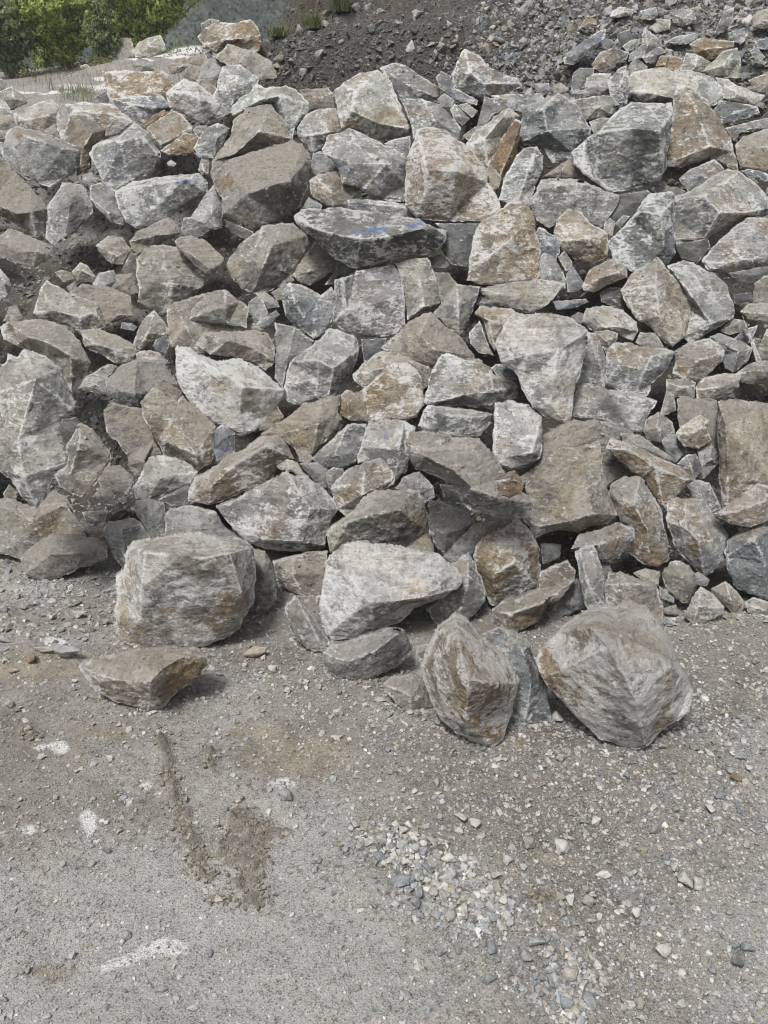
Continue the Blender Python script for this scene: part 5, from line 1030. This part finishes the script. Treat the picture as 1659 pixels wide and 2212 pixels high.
# ---------------------------------------------------------------- rubble on the slope between and above the boulders
def slope(seed, n, lo, hi, box, name, label, dark, power=2.2, keep=None, lift=0):
    rng = np.random.default_rng(seed); u = rng.uniform(box[0], box[2], n); v = rng.uniform(box[1], box[3], n)
    if keep is not None: k = keep(u, v, rng); u, v = u[k], v[k]
    p = on_land(u, v); ok = (p[:, 1] < 13); p, u, v = p[ok], u[ok], v[ok]
    sz = lo*(1-rng.uniform(0, 1, len(p))*(1-(lo/hi)**power))**(-1/power)*depth(p)/FPX
    return joined(name, p, sz, tints(len(p), rng, dark), label, tilt=.8, seed=seed, sink=.3)
slope(51, 15000, 8, 44, (-120, 230, 1780, 1320), 'slope_rubble', 'rubble and crumbs filling the gaps between the boulders', .62)
left_dirt = lambda u, v, r: r.uniform(0, 1, len(u)) < np.exp(-((u-170)/260)**2)
slope(52, 15000, 5, 26, (-60, 470, 700, 1330), 'slope_grit', 'fine brown rubble lying in the hollows of the left slope', .85, keep=left_dirt)
def upper(u, v, r): return (v < 235) & (u+r.normal(0, 55, len(u)) > 1040+.35*(175-v)*(v < 175)-60*(v > 175)) 
slope(53, 13000, 10, 42, (950, -60, 1800, 240), 'upper_rubble', 'grey stone rubble covering the upper right slope', .72, keep=upper)
def bank(u, v, r): return (u > 545+.55*(120-v)) & (u < 1150) & (r.uniform(0, 1, len(u)) < .95)
slope(54, 12000, 4, 24, (480, -60, 1130, 240), 'bank_rubble', 'shaly crumbs on the dark dug bank', .42, keep=bank)
terr = lambda u, v, r: (v < 236) & (v > 152-.12*u-8) & (u < 470)
slope(55, 9000, 2, 7, (-60, 90, 480, 236), 'terrace_gravel', 'pale gravel covering the terrace', 1.2, keep=terr)
# single stones of that slope, the largest
US = """92 135 22 18;"""
def single(seed, n, box, lo, hi, label, group, keep, dark=1.0, name='rubble_stone'):
    rng = np.random.default_rng(seed); got = []; tries = 0
    while len(got) < n and tries < 20000:
        tries += 1; u = rng.uniform(box[0], box[2]); v = rng.uniform(box[1], box[3]); s_ = lo*(1-rng.uniform()*(1-(lo/hi)**1.6))**(-1/1.6)
        if not keep(np.array([u]), np.array([v]), rng)[0]: continue
        if any((u-a)**2+(v-b)**2 < (.42*(s_+c))**2 for a, b, c in got): continue
        if any(r['A'] > 300 and (r['bb'][0][0]-2 < u < r['bb'][1][0]+2) and (r['bb'][0][1]-2 < v < r['bb'][1][1]+2) for r in RECS): continue
        got.append((u, v, s_))
    P = on_land([g[0] for g in got], [g[1]+g[2]*.25 for g in got])
    for k, ((u, v, s_), p) in enumerate(zip(got, P)):
        wd = s_*float(depth(p))/FPX*1.25; o = link(name, GBASE[k % 8], p-np.array([0, 0, wd*.12]))
        o.scale = (wd, wd*rng.uniform(.6, 1), wd*rng.uniform(.6, 1.1)); o.rotation_euler = (rng.normal(.3, .5), rng.normal(0, .5), rng.uniform(0, 6.28))
        c = PAL[rng.integers(len(PAL))]*dark*rng.uniform(.8, 1.15); o.color = (*c, 1)
        nm = 'pale grey' if c[0] > .30*dark+.02 else ('blue grey' if c[2] > c[0] else 'grey')
        sz = 'larger' if s_ > (lo+hi)*.42 else 'small'
        mk = sorted(MARKS, key=lambda m: math.hypot(m['c'][0]-u, m['c'][1]-v))[:5]; opts = [f"{sz} {nm} loose stone {where(dict(c=np.array([u, v])), m)} the {m['lab']}" for m in mk]
        opts = [q for q in opts if len(q.split()) <= 16]; lb = next((q for q in opts if q not in seen), f'{sz} {nm} {label}'); seen.add(lb)
        tag(o, lb, 'stone', group)
single(61, 170, (1040, -10, 1690, 225), 17, 52, 'broken stone in the rubble of the upper right slope', 'broken stones of the upper right slope', upper)
single(62, 70, (560, -10, 1110, 215), 10, 30, 'stone lying on the dark dug bank behind the boulders', 'stones on the dark bank', bank, .95)
single(63, 55, (0, 500, 420, 1250), 12, 30, 'stone in the rubble filled hollow of the left slope', 'stones in the left hollows', lambda u, v, r: u > -1, .95)
# bank stones traced one by one
BS = [(690,132,30,34,'g','upright grey'),(645,62,36,26,'g','slanting grey'),(704,55,22,40,'g','upright pale'),(710,32,40,16,'b','flat brown topped'),(770,22,24,24,'b','brown'),
      (797,20,28,26,'g','angular grey'),(825,18,26,16,'b','tan'),(901,26,30,24,'w','pale slanting'),(936,112,32,32,'w','pale square'),(884,118,28,32,'w','pale triangular'),(814,136,22,18,'w','small pale'),
      (605,132,30,26,'b','brown'),(629,136,30,18,'b','dark topped'),(660,165,28,28,'g','triangular grey'),(776,58,22,18,'n','blue grey'),(803,72,30,20,'d','dark'),(985,88,12,30,'w','thin upright pale'),(600,148,30,20,'o','ochre'),
      (926,95,30,16,'b','flat brown'),(862,60,26,16,'b','shaly brown')]
P = on_land([b[0] for b in BS], [b[1]+b[3]*.3 for b in BS])
for k, (b, p) in enumerate(zip(BS, P)):
    wd = b[2]*float(depth(p))/FPX*1.15; o = link('bank_stone', GBASE[(k*3) % 8], p-np.array([0, 0, wd*.1]))
    o.scale = (wd, wd*.8, wd*min(1.7, b[3]/b[2]*1.2)); o.rotation_euler = (.2, 0, k*1.7); o.color = (*TINT[b[4]], 1)
    tag(o, f'{b[5]} stone on the dark bank {"at its left end" if b[0] < 680 else ("high up" if b[1] < 75 else "just behind the crest")}', 'stone', 'stones on the dark bank')
# crumbs lying on the dusty boulders
rng = np.random.default_rng(99); PP = []
for V, du in CRUMB_SITES:
    m = int(len(V)*.16*du); k = rng.integers(0, len(V), m)
    cl = smooth01((vnoise(V[k]*7, 3)+.25)/.5); k = k[rng.uniform(0, 1, m) < cl]; PP.append(V[k])
PP = np.vstack(PP); sz = .007*(1-rng.uniform(0, 1, len(PP))*.97)**(-1/2.2)*.9; sz = np.minimum(sz, .06)
joined('crumbs', PP, sz, np.array([(.25, .225, .19)])*rng.uniform(.75, 1.3, (len(PP), 1)), 'crumbs and dust lying on the boulders', tilt=.5, seed=8, sink=.15)

# ---------------------------------------------------------------- bushes, weeds, grass, the far hillside
M_BARK = plain_material('bark', (.09, .075, .055), (.17, .15, .12), 60, .004)
M_LEAF = leaf_material('willow_leaves', (.21, .27, .075), (.43, .52, .15), (.62, .68, .25))
M_LEAF2 = leaf_material('grey_willow_leaves', (.12, .16, .08), (.27, .33, .16), (.44, .50, .27))
M_WEED = leaf_material('weed_leaves', (.11, .14, .06), (.22, .24, .09), (.32, .21, .11))
M_GRASS = leaf_material('grass_blades', (.12, .15, .07), (.25, .29, .15), (.36, .36, .22))
M_STRAW = leaf_material('dry_stalks', (.12, .09, .055), (.20, .16, .10), (.30, .26, .18))
def tube(path, r0, r1, k=5):
    V, F = [], []; n = len(path)
    for i, p in enumerate(path):
        t = Vector(path[min(i+1, n-1)])-Vector(path[max(i-1, 0)]); t.normalize(); a = t.orthogonal().normalized(); b = t.cross(a); r = r0+(r1-r0)*i/(n-1)
        for j in range(k):
            q = Vector(p)+a*math.cos(6.283*j/k)*r+b*math.sin(6.283*j/k)*r; V.append(q[:])
    for i in range(n-1):
        for j in range(k):
            a = i*k+j; b = i*k+(j+1) % k; F.append((a, b, b+k, a+k))
    return V, F
def leaves(name, P, size, mat, tone, parent=None, long=2.0, up=.3, seed=0, loc=(0, 0, 0)):
    rng = np.random.default_rng(seed); n = len(P)
    d = rng.normal(0, 1, (n, 3)); d[:, 2] += up; d /= np.linalg.norm(d, axis=1, keepdims=True)
    e = np.cross(d, rng.normal(0, 1, (n, 3))); e /= np.linalg.norm(e, axis=1, keepdims=True)
    s = size*rng.uniform(.6, 1.3, (n, 1)); a = d*s*long*.5; b = e*s*.5
    V = np.stack([P-a, P+b, P+a, P-b], 1).reshape(-1, 3); F = np.arange(4*n).reshape(-1, 4)
    me = mesh_np(name, V, F, mat); fattr(me, 'tone', np.repeat(tone, 4)); return link(name, me, loc, parent)
def bush(u, vbase, Y, wd, ht, n, mat, label, seed, lean=0, name='bush', lsz=.045):
    rng = np.random.default_rng(seed); b = at_Y(u, vbase, Y); b[2] = land_z(b[0], b[1])
    root = bpy.data.objects.new(name, None); COL.objects.link(root); root.location = b; tag(root, label, name, 'bushes behind the gravel terrace')
    TV, TF, k0 = [], [], 0; PTS, TN = [], []
    nb = int(26+n/900)
    for k in range(nb):
        az = rng.uniform(0, 6.283); rr = math.sqrt(rng.uniform(0, 1)); tx, ty = math.cos(az)*rr*wd*.5, math.sin(az)*rr*wd*.42
        th = ht*(1-.42*rr**2)*rng.uniform(.62, 1.06); path = []; ph = rng.uniform(0, 6)
        for i in range(7):
            t = i/6; path.append((tx*t**1.15+.04*math.sin(ph+4*t)+lean*t, ty*t**1.15+.04*math.cos(ph+5*t), th*(t**.82)))
        V, F = tube(path, .022*ht/2.4+.008, .004); TV += V; TF += [tuple(a+k0 for a in f) for f in F]; k0 += len(V)
        pa = np.array(path); m = n//nb
        # leafy twigs along the branch, thick towards its end
        tw = int(22+rng.integers(10))
        for q in range(tw):
            t = rng.uniform(.03, 1)**.8; i = min(int(t*6), 5); f = t*6-i; o = pa[i]*(1-f)+pa[i+1]*f
            dr = rng.normal(0, 1, 3); dr[2] = abs(dr[2])*.8+.15; dr /= np.linalg.norm(dr); L = rng.uniform(.12, .36)*ht/2.4
            mm = max(4, m//tw); s = rng.uniform(0, 1, mm)[:, None]
            PTS.append(o+dr*L*s+rng.normal(0, .028*ht/2.4, (mm, 3))); TN.append(np.clip(rng.uniform(0, 1)*.55+rng.uniform(0, .45, mm), 0, 1))
    me = mesh_np('trunk', TV, TF, M_BARK, True); link('trunk', me, (0, 0, 0), root)
    PTS = np.vstack(PTS); TN = np.concatenate(TN)
    leaves('crown', PTS, lsz, mat, TN, root, 2.1, .2, seed)
    return root
bush(318, 105, 17.5, 2.75, 2.6, 22000, M_LEAF, 'largest yellow green willow bush right of the others', 1)
bush(262, 70, 18.5, 1.6, 2.2, 11000, M_LEAF, 'green willow bush tucked behind the left side of the largest one', 9)
bush(140, 122, 17, 2.0, 1.9, 20000, M_LEAF, 'middle yellow green bush beside the sapling', 2)
bush(88, 75, 19, 1.1, 1.7, 5000, M_LEAF, 'upright green bush rising behind the middle bush', 11)
bush(22, 140, 16.5, 1.7, 1.5, 12000, M_LEAF2, 'loose grey green bush at the far left', 3, lean=-.1)
bush(228, 146, 15.0, .62, 1.0, 3600, M_LEAF2, 'small sapling standing alone at the terrace edge', 4, name='sapling')
def weeds(seed, n, box, mat, label, sz, hgt, name='weeds'):
    rng = np.random.default_rng(seed); u = rng.uniform(box[0], box[2], n); v = rng.uniform(box[1], box[3], n)-.0
    p = on_land(u, v); m = 14; P = np.repeat(p, m, 0)+rng.normal(0, 1, (n*m, 3))*np.array([.09, .09, 0]); P[:, 2] += rng.uniform(0, 1, n*m)*np.repeat(rng.uniform(.3, 1, n), m)*hgt
    o = leaves(name, P, sz, mat, np.clip(np.repeat(rng.uniform(0, .7, n), m)+rng.uniform(0, .3, n*m), 0, 1), None, 1.5, .2, seed); return tag(o, label, kind='stuff')
weeds(5, 170, (-10, 138, 72, 165), M_WEED, 'low weeds with yellow and reddish leaves at the left end of the terrace', .04, .4)
weeds(6, 110, (60, 128, 230, 156), M_WEED, 'thin weeds along the back edge of the terrace', .035, .22)
weeds(8, 60, (225, 108, 440, 130), M_LEAF2, 'low growth below the large bush', .03, .30, 'undergrowth')
def stalks(seed, n, box, label, mat, h0, h1, thick=.006, name='dry_stalks', clump=1):
    rng = np.random.default_rng(seed); u = rng.uniform(box[0], box[2], n); v = rng.uniform(box[1], box[3], n); p = on_land(u, v)
    p = np.repeat(p, clump, 0)+rng.normal(0, .035, (n*clump, 3))*np.array([1, 1, 0]); n = len(p)
    h = rng.uniform(h0, h1, (n, 1)); d = rng.normal(0, .22, (n, 3)); d[:, 2] = 1; e = np.stack([rng.normal(0, 1, n), rng.normal(0, 1, n), np.zeros(n)], 1); e /= np.linalg.norm(e, axis=1, keepdims=True)
    bend = rng.normal(0, .22, (n, 3))*np.array([1, 1, .1])
    A = p-e*thick/2; B = p+e*thick/2; C = p+d*h*.55+e*thick/3; D_ = p+d*h*.55-e*thick/3; T = p+d*h+bend*h; T2 = T+e*thick*.15
    V = np.stack([A, B, C, D_, T2, T], 1).reshape(-1, 3); i = np.arange(n)[:, None]*6
    F = np.vstack([i+np.array([0, 1, 2, 3]), i+np.array([3, 2, 4, 5])]); me = mesh_np(name, V, F, mat); fattr(me, 'tone', np.repeat(rng.uniform(0, 1, n), 6))
    return tag(link(name, me), label, kind='stuff')
stalks(21, 420, (-10, 150, 430, 205), 'dry stalks standing on the gravel terrace', M_STRAW, .08, .30, .005)
stalks(22, 700, (555, -20, 700, 70), 'dry brush on the left shoulder of the bank', M_STRAW, .06, .2, .003)
stalks(23, 500, (130, 195, 200, 222), 'green grass at the near edge of the terrace', M_GRASS, .03, .12, .005, 'grass')
for k, (u, v, s_) in enumerate([(738, 34, .20), (680, 66, .13), (601, 84, .10)]):
    rng = np.random.default_rng(500+k); p = on_land([u], [v])[0]; n = 260
    h = s_*rng.uniform(.5, 1.1, (n, 1)); az = rng.uniform(0, 6.28, n); sp = rng.uniform(.1, .9, n)
    d = np.stack([np.cos(az)*sp, np.sin(az)*sp, np.ones(n)], 1); e = np.stack([-np.sin(az), np.cos(az), np.zeros(n)], 1)*.0035
    r0 = rng.normal(0, .03, (n, 3))*np.array([1, 1, 0]); M1 = r0+d*h*.6; T = r0+d*h*np.array([1.25, 1.25, .85])
    V = np.stack([r0-e, r0+e, M1+e, M1-e, T+e*.2, T-e*.2], 1).reshape(-1, 3); i = np.arange(n)[:, None]*6
    F = np.vstack([i+np.array([0, 1, 2, 3]), i+np.array([3, 2, 4, 5])]); me = mesh_np('grass_tuft', V, F, M_GRASS); fattr(me, 'tone', np.repeat(rng.uniform(.2, 1, n), 6))
    tag(link('grass_tuft', me, p), ['largest pale green grass tuft among the stones on the bank', 'pale grass tuft left of the dark bank stones', 'small grass tuft at the left foot of the bank'][k], 'grass tuft', 'grass tufts on the bank')
# far hillside across the quarry
M_HILL = plain_material('wooded_hillside', (.05, .065, .06), (.12, .13, .115), .35, .4)
def build_hill():
    xs = np.linspace(-75, 45, 150); ys = np.linspace(48, 105, 70); X, Y = np.meshgrid(xs, ys); x, y = X.ravel(), Y.ravel()
    z = 3.0+(y-48)*.85+fbm(np.stack([x*.06, y*.06, x*0], 1), 4, 5, .6)*4.5+np.abs(fbm(np.stack([x*.35, y*.35, x*0], 1), 6, 3))*1.3
    P = np.stack([x, y, z], 1); i = np.arange(len(x)).reshape(len(ys), len(xs))
    F = np.stack([i[:-1, :-1], i[:-1, 1:], i[1:, 1:], i[1:, :-1]], -1).reshape(-1, 4)
    tag(link('far_hillside', mesh_np('far_hillside', P, F, M_HILL, True)), 'dark wooded hillside across the quarry', kind='structure')
    rng = np.random.default_rng(3); k = rng.integers(0, len(P), 2200); n = 60
    Q = np.repeat(P[k], n, 0)+rng.normal(0, 1, (2200*n, 3))*np.array([1.1, 1.1, .9])+np.array([0, 0, .9])
    o = leaves('hillside_wood', Q, .24, M_HILLLEAF, np.clip(np.repeat(rng.uniform(0, .8, 2200), n)+rng.uniform(0, .25, len(Q)), 0, 1), None, 1.3, .2, 4)
    tag(o, 'trees and scrub covering the far hillside', kind='stuff')
M_HILLLEAF = leaf_material('far_foliage', (.09, .11, .10), (.17, .19, .155), (.30, .28, .24))
build_hill()

# ---------------------------------------------------------------- the damp air
def haze():
    X0, X1, Y0, Y1, Z0, Z1 = -130, 130, -8, 120, -1.0, 80
    V = [(x, y, z) for x in (X0, X1) for y in (Y0, Y1) for z in (Z0, Z1)]
    F = [(0, 1, 3, 2), (4, 6, 7, 5), (0, 4, 5, 1), (2, 3, 7, 6), (0, 2, 6, 4), (1, 5, 7, 3)]
    m = bpy.data.materials.new('haze'); m.use_nodes = True; t = m.node_tree; t.nodes.clear()
    o = t.nodes.new('ShaderNodeOutputMaterial'); pv = t.nodes.new('ShaderNodeVolumePrincipled')
    pv.inputs['Color'].default_value = (.86, .91, .97, 1); pv.inputs['Density'].default_value = HAZE; pv.inputs['Anisotropy'].default_value = .1
    t.links.new(pv.outputs[0], o.inputs['Volume'])
    tag(link('haze', mesh_np('haze', V, F, m)), 'thin damp haze over the far side of the quarry', kind='stuff')
HAZE = .0022
haze()

# ---------------------------------------------------------------- the pile goes on beyond both edges of the view
def beyond(side):
    n = 0; VV, FF, b0 = [], [], 0
    for r in RECS:
        o = r['obj']; x, y, z = o.location
        if r['Yabs'] or r['A'] < 900 or r['Yb'] < 3.3: continue
        for rep in (1, 2):
            dx = side*1.75*rep*(1+.12*(y-3.5)); nx = x+dx
            if abs(nx) > .52*y+3.2: continue
            dY = float(foot(nx)-foot(x))
            co = np.empty(len(o.data.vertices)*3, np.float32); o.data.vertices.foreach_get('co', co); P = co.reshape(-1, 3)+np.array([nx, y+dY, z])
            u, v = project(P)
            if (side > 0 and u.min() < 1672) or (side < 0 and u.max() > -14): continue
            fi = np.empty(len(o.data.loops), np.int32); o.data.loops.foreach_get('vertex_index', fi)
            VV.append(P); FF.append(fi.reshape(-1, 3)+b0); b0 += len(P); n += 1
    if n:
        me = mesh_np('rock_pile', np.vstack(VV), np.vstack(FF), M_ROCK); V_ = len(me.vertices)
        cattr(me, 'wear', np.tile([.2, 0, .35], (V_, 1))); fattr(me, 'scuff', np.full(V_, .5)); fattr(me, 'dust', np.full(V_, .4)); fattr(me, 'face', vnoise(np.vstack(VV)*1.3, 4))
        c = link('rock_pile', me); c.color = (.36, .355, .33, 1); tag(c, f"boulders of the pile carrying on beyond the {'right' if side > 0 else 'left'} border", kind='stuff')
    return n
print('beyond', beyond(1), beyond(-1))
